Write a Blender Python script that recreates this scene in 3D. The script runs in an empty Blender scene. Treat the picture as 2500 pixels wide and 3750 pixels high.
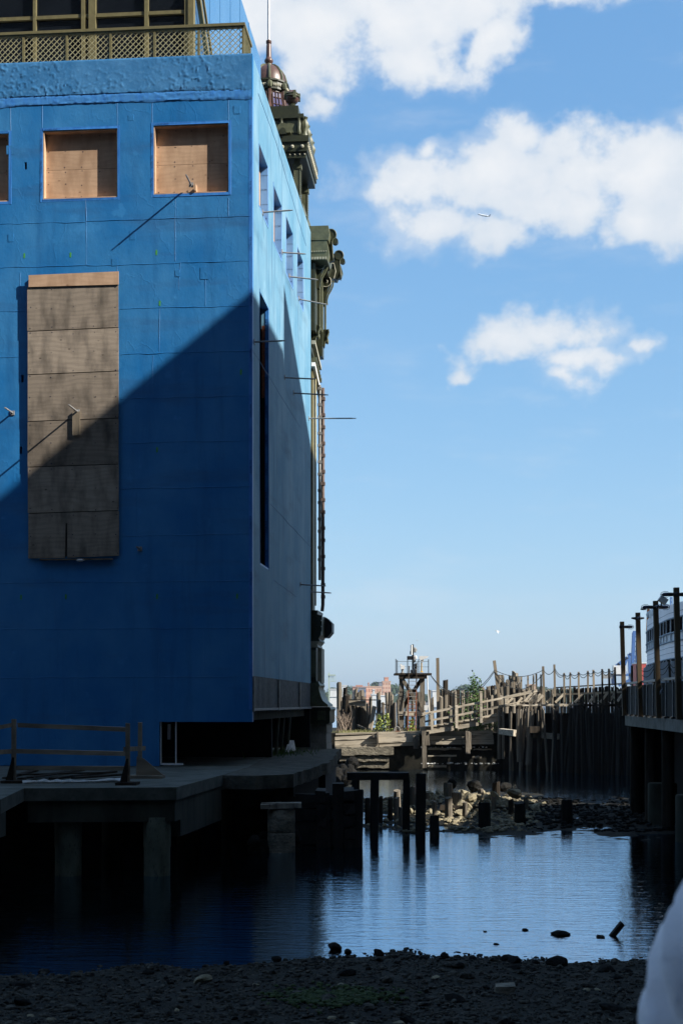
import bpy, math, random
import numpy as np
from mathutils import Vector, Matrix
R = math.radians
sc = bpy.context.scene
COL = sc.collection
random.seed(7); np.random.seed(7)

# ------------------------------------------------------------------ camera
EYE = 3.54; FPX = 5200.0; HZN = 2575.0       # eye height over the water, focal length and horizon measured on the photograph
cam = bpy.data.cameras.new('camera'); camo = bpy.data.objects.new('camera', cam); COL.objects.link(camo)
camo.location = (0, 0, EYE); camo.rotation_euler = (R(90), 0, 0)
cam.sensor_fit = 'HORIZONTAL'; cam.sensor_width = 24.0; cam.lens = 24.0 * FPX / 2500.0
cam.shift_y = (HZN - 1875.0) / 2500.0
cam.clip_start = 0.1; cam.clip_end = 30000
cam.dof.use_dof = True; cam.dof.focus_distance = 44.0; cam.dof.aperture_fstop = 8.0
sc.camera = camo
# ------------------------------------------------------------------ light
SUNV = Vector((0.968, -0.415, 0.784)).normalized()      # towards the sun: from the right, a little behind the camera
SUN_EL = math.asin(SUNV.z); SUN_AZ = math.atan2(SUNV.x, SUNV.y)
sl = bpy.data.lights.new('sun', 'SUN'); so = bpy.data.objects.new('sun', sl); COL.objects.link(so)
sl.energy = 5.0; sl.angle = R(0.53); sl.color = (1.0, 0.95, 0.86)
so.rotation_euler = (-SUNV).to_track_quat('-Z', 'Y').to_euler(); so.location = (30, -20, 60)
sc.view_settings.view_transform = 'Standard'; sc.view_settings.look = 'None'
sc.view_settings.exposure = 0.85; sc.view_settings.gamma = 1.0; sc.view_settings.use_curve_mapping = False
sc.cycles.use_denoising = True
sc.cycles.max_bounces = 6; sc.cycles.diffuse_bounces = 2; sc.cycles.glossy_bounces = 3; sc.cycles.transmission_bounces = 4
sc.cycles.sample_clamp_indirect = 4.0
sc.cycles.caustics_reflective = False; sc.cycles.caustics_refractive = False

SKY_GAIN = (1.10, 1.63, 2.52)
def BK(px, py, rx, ry):                 # a cloud bank measured on the photograph -> azimuth, elevation and half sizes in degrees
    a = math.atan((px - 1250) / FPX); e = math.atan((HZN - py) / FPX * math.cos(a))
    return (math.degrees(a), math.degrees(e), math.degrees(rx / FPX) * math.cos(a) ** 2, math.degrees(ry / FPX) * math.cos(e) ** 2)
BANKS = [BK(*b) for b in ((1150, 120, 330, 260), (1450, 60, 380, 250), (1750, 20, 260, 150), (1250, 300, 180, 90), (1550, 250, 260, 110), (1860, 160, 130, 130), (2020, 10, 140, 60), (1130, 400, 80, 50), (900, 60, 300, 240),
         (1360, 765, 110, 34), (1500, 680, 240, 76), (1400, 740, 130, 40), (1560, 850, 230, 110), (1800, 660, 280, 150), (1900, 560, 130, 90), (2150, 590, 260, 150), (2350, 640, 250, 190), (2080, 760, 300, 130), (2400, 800, 260, 110), (1830, 900, 200, 70), (2650, 700, 300, 220), (1510, 580, 60, 32),
         (2000, 1240, 190, 76), (2110, 1230, 140, 72), (1920, 1300, 140, 52), (2120, 1330, 165, 62), (2090, 1395, 115, 40), (2370, 1262, 78, 48), (1705, 1345, 58, 34), (2520, 420, 90, 90))] + [(-17, 24, 6, 2.5), (-24, 17, 5, 2), (23, 15, 5, 2.2), (31, 24, 7, 3)]
def build_world():
    w = bpy.data.worlds.new('World'); sc.world = w; w.use_nodes = True
    nt = w.node_tree; nt.nodes.clear(); L = nt.links
    def N(t, **k):
        n = nt.nodes.new(t)
        for a, b in k.items(): setattr(n, a, b)
        return n
    def setin(s, v):
        if isinstance(v, (int, float, tuple)): s.default_value = v
        else: L.new(v, s)
    def M(op, a, b=None, c=None, clamp=False):
        n = N('ShaderNodeMath', operation=op, use_clamp=clamp)
        setin(n.inputs[0], a)
        if b is not None: setin(n.inputs[1], b)
        if c is not None: setin(n.inputs[2], c)
        return n.outputs[0]
    def MR(v, a, b, c=0.0, d=1.0):
        n = N('ShaderNodeMapRange', interpolation_type='SMOOTHSTEP')
        setin(n.inputs[0], v); n.inputs[1].default_value = a; n.inputs[2].default_value = b
        n.inputs[3].default_value = c; n.inputs[4].default_value = d
        return n.outputs[0]
    out = N('ShaderNodeOutputWorld'); bg = N('ShaderNodeBackground'); bg.inputs[1].default_value = 0.1
    L.new(bg.outputs[0], out.inputs[0])
    sky = N('ShaderNodeTexSky', sky_type='NISHITA', sun_disc=False)
    sky.sun_elevation = SUN_EL; sky.sun_rotation = SUN_AZ
    sky.air_density = 1.0; sky.dust_density = 1.1; sky.ozone_density = 6.0; sky.altitude = 0.0
    sp = N('ShaderNodeSeparateColor'); L.new(sky.outputs[0], sp.inputs[0]); cb_ = N('ShaderNodeCombineColor')
    for i, (g, a) in enumerate(((0.85, SKY_GAIN[0]), (0.62, SKY_GAIN[1]), (0.42, SKY_GAIN[2]))):      # the camera's rendering of the hazy harbour sky, one curve for the whole dome
        L.new(M('MULTIPLY', M('POWER', sp.outputs[i], g), a), cb_.inputs[i])
    tc = N('ShaderNodeTexCoord'); sep = N('ShaderNodeSeparateXYZ'); L.new(tc.outputs['Generated'], sep.inputs[0])
    x, y, z = sep.outputs
    az = M('ARCTAN2', x, y); el = M('ARCSINE', z)
    cv = N('ShaderNodeCombineXYZ'); L.new(az, cv.inputs[0]); L.new(el, cv.inputs[1])
    def noise(scale, detail, rough, off=(0, 0, 0), stretch=(1, 1, 1), out_='Fac'):
        mp = N('ShaderNodeMapping'); mp.inputs['Location'].default_value = off; mp.inputs['Scale'].default_value = stretch
        L.new(cv.outputs[0], mp.inputs[0])
        n = N('ShaderNodeTexNoise'); n.inputs['Scale'].default_value = scale; n.inputs['Detail'].default_value = detail
        n.inputs['Roughness'].default_value = rough; L.new(mp.outputs[0], n.inputs['Vector'])
        return n.outputs[out_]
    n1 = noise(22, 7, 0.60, (3.1, 1.7, 0.4), (1, 1.3, 1)); n2 = noise(9, 4, 0.5, (9.1, 4.2, 2.0)); n3 = noise(70, 3, 0.65, (1.0, 7.0, 0)); n5 = noise(10, 3, .5, (5.5, 2.1, 0))
    wa, wb = noise(13, 4, .55, (7.7, 3.3, 1.2)), noise(13, 4, .55, (2.7, 9.3, 4.2))
    azw = M('ADD', az, M('MULTIPLY', M('SUBTRACT', wa, .5), R(6.0))); elw = M('ADD', el, M('MULTIPLY', M('SUBTRACT', wb, .5), R(4.2)))
    # cumulus banks standing over the harbour: centre azimuth / elevation and half sizes, in degrees
    banks = BANKS
    f = None
    for a, e, ra, re in banks:
        p = M('MULTIPLY', M('SUBTRACT', azw, R(a)), 1 / R(ra)); q = M('MULTIPLY', M('SUBTRACT', elw, R(e)), 1 / R(re))
        v = M('MULTIPLY', M('SUBTRACT', 1.0, M('SQRT', M('ADD', M('MULTIPLY', p, p), M('MULTIPLY', q, q)))), min(1.0, .35 + .3 * re))
        f = v if f is None else M('SMOOTH_MAX', f, v, 0.2)
    # the rest of the sky, beyond the banks, carries the same fair-weather cumulus
    far = M('MAXIMUM', MR(M('ABSOLUTE', az), R(22), R(36)), MR(el, R(31), R(36)))
    n4 = noise(5.0, 8, 0.55, (4.0, 2.0, 1.0), (1, 2.0, 1))
    gen = M('MULTIPLY', M('MULTIPLY', M('SUBTRACT', n4, 0.56), 6.0), far)
    f2 = M('MAXIMUM', f, M('SUBTRACT', gen, M('MULTIPLY', M('SUBTRACT', 1.0, far), 2.0)))
    fld = M('ADD', M('ADD', f2, M('MULTIPLY', M('SUBTRACT', n1, 0.47), 1.75)), M('MULTIPLY', M('SUBTRACT', n3, 0.5), 0.35))
    dens = M('MULTIPLY', MR(fld, -0.14, 0.46), MR(el, R(1.0), R(8.0)))
    wisp = M('MULTIPLY', MR(noise(9, 6, 0.6, (2, 8, 3), (1, 3.5, 1)), 0.5, 0.85), M('MULTIPLY', MR(el, R(0.5), R(3.5)), 0.30))
    veil = M('MULTIPLY', MR(M('ADD', f2, M('MULTIPLY', M('SUBTRACT', n1, .5), 1.6)), -.34, .1), M('MULTIPLY', MR(n5, .4, .7), .5))
    dens = M('MAXIMUM', M('MAXIMUM', dens, wisp), veil)
    shade = M('ADD', M('MULTIPLY', MR(fld, 0.15, 1.1), 0.55), M('MULTIPLY', MR(n2, .35, .65), 0.45))
    ccol = N('ShaderNodeMix', data_type='RGBA'); setin(ccol.inputs[0], shade)
    ccol.inputs[6].default_value = (3.75, 4.2, 4.75, 1); ccol.inputs[7].default_value = (5.1, 5.18, 5.3, 1)
    mx = N('ShaderNodeMix', data_type='RGBA'); setin(mx.inputs[0], M('MULTIPLY', dens, 0.97))
    L.new(cb_.outputs[0], mx.inputs[6]); L.new(ccol.outputs[2], mx.inputs[7])
    L.new(mx.outputs[2], bg.inputs[0])
    w.cycles.sampling_method = 'MANUAL'; w.cycles.sample_map_resolution = 512
build_world()

# ------------------------------------------------------------------ measuring helpers
def P(px, py, Y):                       # a point of the photograph at depth Y (metres) -> place in the world
    return Vector(((px - 1250.0) / FPX * Y, Y, EYE - (py - HZN) / FPX * Y))
def PW(px, py, z=0.0):                  # a point of the photograph known to lie at height z
    Y = (EYE - z) * FPX / (py - HZN)
    return Vector(((px - 1250.0) / FPX * Y, Y, z))
CX, CY, YAW = -2.39, 38.1, R(-4.96)     # near corner of the blue building and its turn
cU, sU = math.cos(YAW), math.sin(YAW)
def FF(px, py):                         # photograph -> front face of the blue building (local x, z)
    k = (px - 1250.0) / FPX
    a = (CY * k - CX) / (cU - k * sU)
    return a, EYE - (py - HZN) / FPX * (CY + sU * a)
def RF(px, py):                         # photograph -> right face (local y, z)
    k = (px - 1250.0) / FPX
    w = (CY * k - CX) / (-sU - k * cU)
    return w, EYE - (py - HZN) / FPX * (CY + cU * w)
def B2W(x, y, z=0.0):                   # building local -> world
    return Vector((CX + cU * x - sU * y, CY + sU * x + cU * y, z))

# ------------------------------------------------------------------ materials
MATS = {}
def mk(name, c1, c2=None, nscale=4.0, stretch=(1, 1, 1), rough=0.8, bump=0.25, bdist=0.01, spec=0.3, metal=0.0, rnd=0.0, fine=30.0, speck=None, lo=0.35, hi=0.65):
    m = bpy.data.materials.new(name); m.use_nodes = True; nt = m.node_tree; L = nt.links
    b = nt.nodes['Principled BSDF']
    b.inputs['Roughness'].default_value = rough; b.inputs['Metallic'].default_value = metal
    b.inputs['Specular IOR Level'].default_value = spec
    c2 = c2 or tuple(v * 0.7 for v in c1)
    tc = nt.nodes.new('ShaderNodeTexCoord'); mp = nt.nodes.new('ShaderNodeMapping'); mp.inputs['Scale'].default_value = stretch
    oi = nt.nodes.new('ShaderNodeObjectInfo')
    va = nt.nodes.new('ShaderNodeVectorMath'); va.operation = 'MULTIPLY_ADD'
    L.new(oi.outputs['Random'], va.inputs[0]); va.inputs[1].default_value = (17.3, 9.1, 23.7); L.new(tc.outputs['Object'], va.inputs[2])
    L.new(va.outputs[0], mp.inputs[0])
    n = nt.nodes.new('ShaderNodeTexNoise'); n.inputs['Scale'].default_value = nscale; n.inputs['Detail'].default_value = 7; n.inputs['Roughness'].default_value = 0.62
    L.new(mp.outputs[0], n.inputs['Vector'])
    mr = nt.nodes.new('ShaderNodeMapRange'); mr.inputs[1].default_value = lo; mr.inputs[2].default_value = hi; L.new(n.outputs[0], mr.inputs[0])
    mx = nt.nodes.new('ShaderNodeMix'); mx.data_type = 'RGBA'; L.new(mr.outputs[0], mx.inputs[0])
    mx.inputs[6].default_value = (*c1, 1); mx.inputs[7].default_value = (*c2, 1)
    col = mx.outputs[2]
    n2 = nt.nodes.new('ShaderNodeTexNoise'); n2.inputs['Scale'].default_value = fine; n2.inputs['Detail'].default_value = 5; L.new(mp.outputs[0], n2.inputs['Vector'])
    if speck:
        m2 = nt.nodes.new('ShaderNodeMix'); m2.data_type = 'RGBA'
        r2 = nt.nodes.new('ShaderNodeMapRange'); r2.inputs[1].default_value = 0.56; r2.inputs[2].default_value = 0.68; r2.inputs[4].default_value = speck[3]
        L.new(n2.outputs[0], r2.inputs[0]); L.new(r2.outputs[0], m2.inputs[0]); L.new(col, m2.inputs[6]); m2.inputs[7].default_value = (*speck[:3], 1); col = m2.outputs[2]
    if rnd:
        hs = nt.nodes.new('ShaderNodeHueSaturation'); r3 = nt.nodes.new('ShaderNodeMapRange')
        r3.inputs[3].default_value = 1 - rnd; r3.inputs[4].default_value = 1 + rnd; L.new(oi.outputs['Random'], r3.inputs[0]); L.new(r3.outputs[0], hs.inputs['Value']); L.new(col, hs.inputs['Color']); col = hs.outputs[0]
    L.new(col, b.inputs['Base Color'])
    if bump:
        ad = nt.nodes.new('ShaderNodeMath'); ad.operation = 'MULTIPLY_ADD'; L.new(n2.outputs[0], ad.inputs[0]); ad.inputs[1].default_value = 0.6; L.new(n.outputs[0], ad.inputs[2])
        bp = nt.nodes.new('ShaderNodeBump'); bp.inputs['Strength'].default_value = bump; bp.inputs['Distance'].default_value = bdist
        L.new(ad.outputs[0], bp.inputs['Height']); L.new(bp.outputs[0], b.inputs['Normal'])
    MATS[name] = m
    return m
mk('membrane', (.016, .165, .40), (.045, .235, .50), 1.1, (1, 1, .5), .46, .6, .012, .5, fine=9, speck=(.07, .27, .52, .4))
mk('membrane_band', (.028, .165, .38), (.065, .24, .49), 1.2, (1, 1, 1), .5, .45, .02, .5, fine=9, speck=(.10, .30, .56, .5))
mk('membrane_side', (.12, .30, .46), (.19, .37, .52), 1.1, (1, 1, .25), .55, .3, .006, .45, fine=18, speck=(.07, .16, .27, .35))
mk('tape', (.03, .16, .50), (.05, .24, .62), 8, (1, 1, .3), .4, .5, .004, .5, fine=40)
mk('seam', (.04, .17, .40), (.08, .27, .55), 14, (1, 1, 1), .45, .6, .004, .5, fine=50)
mk('ink', (.006, .010, .05), None, 30, bump=0)
mk('green_mark', (.10, .40, .05), (.04, .25, .10), 40, bump=0)
mk('plywood_old', (.40, .31, .225), (.20, .16, .125), 3.0, (.35, 1, 2.6), .85, .35, .003, .15, rnd=.16, fine=7, speck=(.12, .09, .07, .7))
mk('plywood_new', (.60, .36, .185), (.46, .25, .115), 2.2, (.4, 1, 3.2), .75, .25, .002, .2, rnd=.1, fine=9, speck=(.30, .15, .07, .6))
mk('timber', (.27, .235, .185), (.115, .098, .078), 5, (1, 1, .13), .9, .8, .02, .15, rnd=.30, fine=16, speck=(.045, .038, .032, .8))
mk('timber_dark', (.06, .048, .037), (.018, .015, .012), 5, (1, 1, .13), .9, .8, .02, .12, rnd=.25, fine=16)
mk('timber_wet_shaded', (.022, .019, .016), (.008, .007, .006), 4, (1, 1, .3), .75, .8, .02, .25, rnd=.2)  # wet timber; also carries painted shade for the right pile wall
mk('plank', (.56, .49, .385), (.33, .285, .22), 4, (.10, 1, 1), .9, .7, .012, .15, rnd=.18, fine=14, speck=(.08, .07, .055, .7))
mk('plank_v', (.33, .27, .20), (.17, .14, .10), 4, (1, 1, .1), .9, .6, .012, .15, rnd=.18, fine=14)
mk('rail_wood', (.30, .25, .185), (.16, .13, .10), 4, (.12, 1, 1), .85, .5, .008, .2, rnd=.1, fine=20)
mk('iron_green', (.040, .045, .022), (.024, .028, .015), 5, rough=.42, bump=.15, bdist=.004, spec=.5)
mk('iron_light', (.125, .132, .075), (.075, .082, .048), 5, rough=.45, bump=.15, bdist=.004, spec=.5)
mk('iron_cream', (.44, .42, .33), (.30, .29, .22), 5, rough=.55, bump=.2, bdist=.004)
mk('iron_brown', (.115, .058, .042), (.075, .04, .03), 5, rough=.4, bump=.15, bdist=.004, spec=.5)
mk('pipe_brown', (.20, .15, .13), (.13, .095, .085), 6, rough=.5, bump=.1)
mk('pipe_grey', (.33, .32, .30), (.2, .2, .19), 6, rough=.45, bump=.1)
mk('steel_rod', (.34, .34, .34), (.22, .21, .2), 12, rough=.5, metal=.1, bump=.2)
mk('steel_pole', (.62, .63, .64), (.5, .5, .52), 4, rough=.35, metal=.3, bump=.05)
mk('rust', (.28, .095, .045), (.14, .05, .03), 12, rough=.85, bump=.4)
mk('olive_paint', (.20, .175, .085), (.15, .13, .065), 6, rough=.5, bump=.12)
mk('lattice_paint', (.52, .47, .28), (.38, .34, .20), 6, rough=.55, bump=.1)
mk('galvanised', (.26, .28, .30), (.16, .18, .20), 8, rough=.45, metal=.4, bump=.15)
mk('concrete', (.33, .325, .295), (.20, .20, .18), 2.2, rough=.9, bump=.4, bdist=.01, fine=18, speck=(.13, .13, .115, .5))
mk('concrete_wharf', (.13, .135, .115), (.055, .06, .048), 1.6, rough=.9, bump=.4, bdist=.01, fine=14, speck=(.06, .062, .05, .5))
mk('column_concrete', (.21, .225, .17), (.09, .10, .07), 2.4, (1, 1, .4), .85, .4, .012, speck=(.03, .04, .025, .6))
mk('ledge', (.10, .095, .075), (.035, .034, .026), 2.6, rough=.92, bump=1.0, bdist=.05, fine=12)
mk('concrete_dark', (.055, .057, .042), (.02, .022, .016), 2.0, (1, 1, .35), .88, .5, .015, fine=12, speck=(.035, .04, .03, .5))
mk('stone', (.30, .265, .20), (.13, .115, .088), 3.5, (1, 1, 1.6), .92, 1.0, .06, fine=11, speck=(.06, .052, .04, .6))
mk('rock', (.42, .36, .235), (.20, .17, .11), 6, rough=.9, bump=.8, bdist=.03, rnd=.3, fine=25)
mk('rock_wet_shaded', (.022, .021, .019), (.007, .0065, .006), 6, spec=.1, rough=.85, bump=.8, bdist=.03, rnd=.4, fine=25)  # wet rock; also carries painted shade for the mudflat shingle
mk('gravel', (.085, .079, .064), (.010, .009, .008), 9, spec=.12, rough=.85, bump=.5, bdist=.02, fine=60, lo=.4, hi=.6)
mk('beach_mud', (.028, .026, .02), (.007, .007, .005), 3, spec=.15, rough=.85, bump=.8, bdist=.03, fine=40)
mk('moss', (.045, .07, .018), (.02, .035, .01), 8, rough=.9, bump=.9, bdist=.03)
mk('leaf', (.085, .17, .028), (.05, .11, .02), 8, rough=.6, bump=0, rnd=.2)
mk('leaf_pale', (.30, .34, .08), (.17, .22, .05), 8, rough=.6, bump=0)
mk('dry_grass', (.34, .31, .15), (.20, .22, .08), 8, rough=.8, bump=0)
mk('twig', (.34, .27, .21), (.22, .17, .13), 8, rough=.85, bump=0)
mk('far_tree', (.045, .075, .035), (.02, .04, .022), .5, rough=.9, bump=0)
mk('brick_far', (.50, .265, .185), (.42, .22, .15), .3, rough=.9, bump=0)
mk('cream_far', (.62, .42, .31), (.55, .37, .27), .3, rough=.9, bump=0)
mk('white_far', (.74, .74, .72), (.62, .62, .60), .3, rough=.8, bump=0)
mk('grey_far', (.24, .25, .28), (.17, .18, .2), .3, rough=.8, bump=0)
mk('blue_far', (.05, .15, .34), (.045, .13, .30), .3, rough=.8, bump=0)
mk('crane_blue', (.035, .12, .33), (.03, .10, .28), .5, rough=.6, bump=0)
mk('red_far', (.50, .06, .035), (.42, .05, .03), .5, rough=.7, bump=0)
mk('orange', (.75, .22, .02), (.62, .17, .02), 3, rough=.6, bump=0)
mk('ferry_white', (.86, .82, .84), (.78, .75, .77), .7, rough=.5, bump=.08, fine=6)
mk('ferry_window', (.006, .006, .008), None, 2, rough=.6, bump=0, spec=0)
mk('ferry_trim', (.60, .64, .68), (.50, .54, .58), 1, rough=.5, bump=0)
mk('white_paint', (.76, .76, .74), (.62, .62, .60), 6, rough=.5, bump=.1)
mk('yellow_paint', (.62, .36, .02), (.45, .25, .02), 8, rough=.55, bump=.1)
mk('black_metal', (.012, .012, .014), None, 8, rough=.45, bump=.1, spec=.5)
mk('lamp_glass_blue', (.010, .016, .07), None, 8, rough=.15, bump=0, spec=.6)
mk('panel_grey', (.012, .017, .021), (.008, .012, .015), 3, rough=.8, bump=.1)
mk('rope', (.07, .075, .075), None, 20, rough=.9, bump=0)
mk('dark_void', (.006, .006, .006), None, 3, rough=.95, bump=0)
mk('glass_dark', (.010, .013, .018), (.006, .008, .012), 1, rough=.06, bump=.04, bdist=.01, spec=.7)
mk('glass_blue', (.10, .24, .42), (.07, .20, .38), .5, rough=.10, bump=.03, bdist=.02, spec=.9)
mk('cupola_glass', (.06, .055, .16), (.04, .04, .10), 3, rough=.12, bump=0, spec=.7)
mk('shirt', (.86, .85, .88), (.78, .77, .82), 7, rough=.85, bump=.5, bdist=.012, fine=18)
mk('skin', (.55, .34, .25), (.48, .29, .21), 8, rough=.55, bump=.05)
mk('hair', (.035, .022, .015), (.02, .013, .01), 20, (1, 1, .2), .5, .5)
mk('trousers', (.05, .06, .09), (.035, .042, .065), 10, rough=.9, bump=.3)
mk('feather', (.70, .70, .70), (.5, .5, .52), 20, rough=.8, bump=.1)
mk('feather_grey', (.26, .27, .30), (.17, .18, .2), 20, rough=.8, bump=.1)
mk('plane_white', (.72, .76, .78), (.66, .70, .72), .1, rough=.35, bump=0)
mk('plane_grey', (.30, .34, .38), None, .1, rough=.5, bump=0)
mk('terminal_cladding', (.30, .31, .30), (.25, .26, .25), .4, rough=.7, bump=.1)
mk('mast_green', (.42, .50, .42), (.34, .42, .35), 3, rough=.6, bump=0)
mk('olive_brown', (.11, .075, .038), (.07, .047, .025), 5, (1, 1, .1), .7, .3)
mk('city_stone', (.13, .12, .11), (.09, .085, .08), .2, rough=.8, bump=0)
mk('promenade', (.25, .25, .24), (.18, .18, .17), 1.2, rough=.9, bump=.3)

def ply_mat(name, base, dark, knot, rnd):
    m = bpy.data.materials.new(name); m.use_nodes = True; nt = m.node_tree; L = nt.links; b = nt.nodes['Principled BSDF']
    b.inputs['Roughness'].default_value = .82; b.inputs['Specular IOR Level'].default_value = .2
    def N(t, **k):
        n = nt.nodes.new(t)
        for q, v in k.items(): setattr(n, q, v)
        return n
    def mixc(f, c0, c1):
        n = N('ShaderNodeMix', data_type='RGBA'); L.new(f, n.inputs[0])
        for s_, v in ((n.inputs[6], c0), (n.inputs[7], c1)):
            if isinstance(v, tuple): s_.default_value = (*v, 1)
            else: L.new(v, s_)
        return n.outputs[2]
    def rng(v, lo, hi, o0=0.0, o1=1.0):
        n = N('ShaderNodeMapRange'); L.new(v, n.inputs[0]); n.inputs[1].default_value = lo; n.inputs[2].default_value = hi; n.inputs[3].default_value = o0; n.inputs[4].default_value = o1; return n.outputs[0]
    tc = N('ShaderNodeTexCoord'); oi = N('ShaderNodeObjectInfo'); va = N('ShaderNodeVectorMath', operation='MULTIPLY_ADD')
    L.new(oi.outputs['Random'], va.inputs[0]); va.inputs[1].default_value = (37.3, 19.1, 43.7); L.new(tc.outputs['Object'], va.inputs[2])
    mp = N('ShaderNodeMapping'); mp.inputs['Scale'].default_value = (.42, 1, 1.0); L.new(va.outputs[0], mp.inputs[0])
    wv = N('ShaderNodeTexWave', wave_type='BANDS', bands_direction='Z'); wv.inputs['Scale'].default_value = 2.2; wv.inputs['Distortion'].default_value = 16.0; wv.inputs['Detail'].default_value = 2; wv.inputs['Detail Scale'].default_value = .55; L.new(mp.outputs[0], wv.inputs['Vector'])
    st = N('ShaderNodeTexNoise'); st.inputs['Scale'].default_value = 1.6; st.inputs['Detail'].default_value = 6; m2 = N('ShaderNodeMapping'); m2.inputs['Scale'].default_value = (2.2, 1, .8); L.new(va.outputs[0], m2.inputs[0]); L.new(m2.outputs[0], st.inputs['Vector'])
    gr = N('ShaderNodeTexNoise'); gr.inputs['Scale'].default_value = 60; gr.inputs['Detail'].default_value = 3; m3 = N('ShaderNodeMapping'); m3.inputs['Scale'].default_value = (.06, 1, 1); L.new(va.outputs[0], m3.inputs[0]); L.new(m3.outputs[0], gr.inputs['Vector'])
    vo = N('ShaderNodeTexVoronoi'); vo.inputs['Scale'].default_value = 2.6; m4 = N('ShaderNodeMapping'); m4.inputs['Scale'].default_value = (.8, 1, 1.5); L.new(va.outputs[0], m4.inputs[0]); L.new(m4.outputs[0], vo.inputs['Vector'])
    col = mixc(rng(wv.outputs['Fac'], .2, 1.0, 0, .2), base, dark); col = mixc(rng(st.outputs['Fac'], .42, .72, 0, .85), col, dark); col = mixc(rng(gr.outputs['Fac'], .5, .8, 0, .4), col, dark); col = mixc(rng(vo.outputs['Distance'], .10, .03, 0, .85), col, knot)
    hs = N('ShaderNodeHueSaturation'); L.new(rng(oi.outputs['Random'], 0, 1, 1 - rnd, 1 + rnd), hs.inputs['Value']); L.new(col, hs.inputs['Color']); L.new(hs.outputs[0], b.inputs['Base Color'])
    bp = N('ShaderNodeBump'); bp.inputs['Strength'].default_value = .3; bp.inputs['Distance'].default_value = .003; L.new(gr.outputs['Fac'], bp.inputs['Height']); L.new(bp.outputs[0], b.inputs['Normal'])
    MATS[name] = m
ply_mat('plywood_old', (.335, .275, .215), (.105, .088, .072), (.05, .038, .03), .3)
ply_mat('plywood_new', (.56, .375, .245), (.36, .225, .14), (.17, .09, .05), .1)

def membrane_mat(name, base, pale, dark, streak, rough, spec):
    m = bpy.data.materials.new(name); m.use_nodes = True; nt = m.node_tree; L = nt.links; b = nt.nodes['Principled BSDF']
    b.inputs['Specular IOR Level'].default_value = spec
    def N(t, **k):
        n = nt.nodes.new(t)
        for q, v in k.items(): setattr(n, q, v)
        return n
    tc = N('ShaderNodeTexCoord')
    def nz(s_, det, st, off=0.0, ro=.6):
        mp = N('ShaderNodeMapping'); mp.inputs['Scale'].default_value = st; mp.inputs['Location'].default_value = (off, off * 1.7, off * .6); L.new(tc.outputs['Object'], mp.inputs[0])
        n = N('ShaderNodeTexNoise'); n.inputs['Scale'].default_value = s_; n.inputs['Detail'].default_value = det; n.inputs['Roughness'].default_value = ro; L.new(mp.outputs[0], n.inputs['Vector']); return n.outputs[0]
    def rng(v, lo, hi, o1=1.0):
        n = N('ShaderNodeMapRange'); L.new(v, n.inputs[0]); n.inputs[1].default_value = lo; n.inputs[2].default_value = hi; n.inputs[4].default_value = o1; return n.outputs[0]
    def mixc(f, c0, c1):
        n = N('ShaderNodeMix', data_type='RGBA'); L.new(f, n.inputs[0])
        for s_, v in ((n.inputs[6], c0), (n.inputs[7], c1)):
            if isinstance(v, tuple): s_.default_value = (*v, 1)
            else: L.new(v, s_)
        return n.outputs[2]
    col = mixc(rng(nz(.55, 6, (1, 1, .8)), .38, .66), base, pale)
    col = mixc(rng(nz(2.6, 5, (1, 1, .12), 3.0), .52, .74, .55 * streak), col, dark)          # runs of rain water
    col = mixc(rng(nz(.9, 5, (.25, .25, 1.6), 7.0), .56, .74, .45), col, tuple(v * .8 + w for v, w in zip(dark, (.03, .02, .0))))   # grimy bands
    col = mixc(rng(nz(7, 6, (1, 1, 1), 11.0, .7), .60, .72, .35), col, pale)                # scuffs
    col = mixc(rng(nz(3.4, 4, (.5, .5, .5), 21.0), .64, .70, .35), col, tuple(v * 1.25 for v in pale))
    L.new(col, b.inputs['Base Color'])
    L.new(rng(nz(2.0, 3, (1, 1, 1), 5.0), .3, .7, 1.0), N('ShaderNodeMath').inputs[0])
    rr = N('ShaderNodeMapRange'); L.new(nz(1.3, 4, (1, 1, .4), 9.0), rr.inputs[0]); rr.inputs[3].default_value = rough - .14; rr.inputs[4].default_value = rough + .18; L.new(rr.outputs[0], b.inputs['Roughness'])
    cr = nz(.8, 4, (1, 1, .6), 2.0, .5)                                                          # creases: ridges where the noise crosses its middle
    ab = N('ShaderNodeMath', operation='ABSOLUTE'); sb = N('ShaderNodeMath', operation='SUBTRACT'); L.new(cr, sb.inputs[0]); sb.inputs[1].default_value = .5; L.new(sb.outputs[0], ab.inputs[0])
    rd = rng(ab.outputs[0], .010, .0, .16); fn = nz(16, 4, (1, 1, .7), 4.0); bg_ = nz(1.1, 3, (1, 1, .6), 6.0)
    s1 = N('ShaderNodeMath', operation='MULTIPLY_ADD'); L.new(fn, s1.inputs[0]); s1.inputs[1].default_value = .35; L.new(rd, s1.inputs[2])
    s2 = N('ShaderNodeMath', operation='MULTIPLY_ADD'); L.new(bg_, s2.inputs[0]); s2.inputs[1].default_value = 1.6; L.new(s1.outputs[0], s2.inputs[2])
    bp = N('ShaderNodeBump'); bp.inputs['Strength'].default_value = .7; bp.inputs['Distance'].default_value = .014; L.new(s2.outputs[0], bp.inputs['Height']); L.new(bp.outputs[0], b.inputs['Normal'])
    MATS[name] = m
membrane_mat('membrane', (.012, .165, .44), (.045, .235, .51), (.008, .10, .28), .8, .46, .4)
membrane_mat('membrane_side', (.115, .275, .41), (.20, .355, .47), (.045, .13, .23), 1.2, .6, .12)

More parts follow.
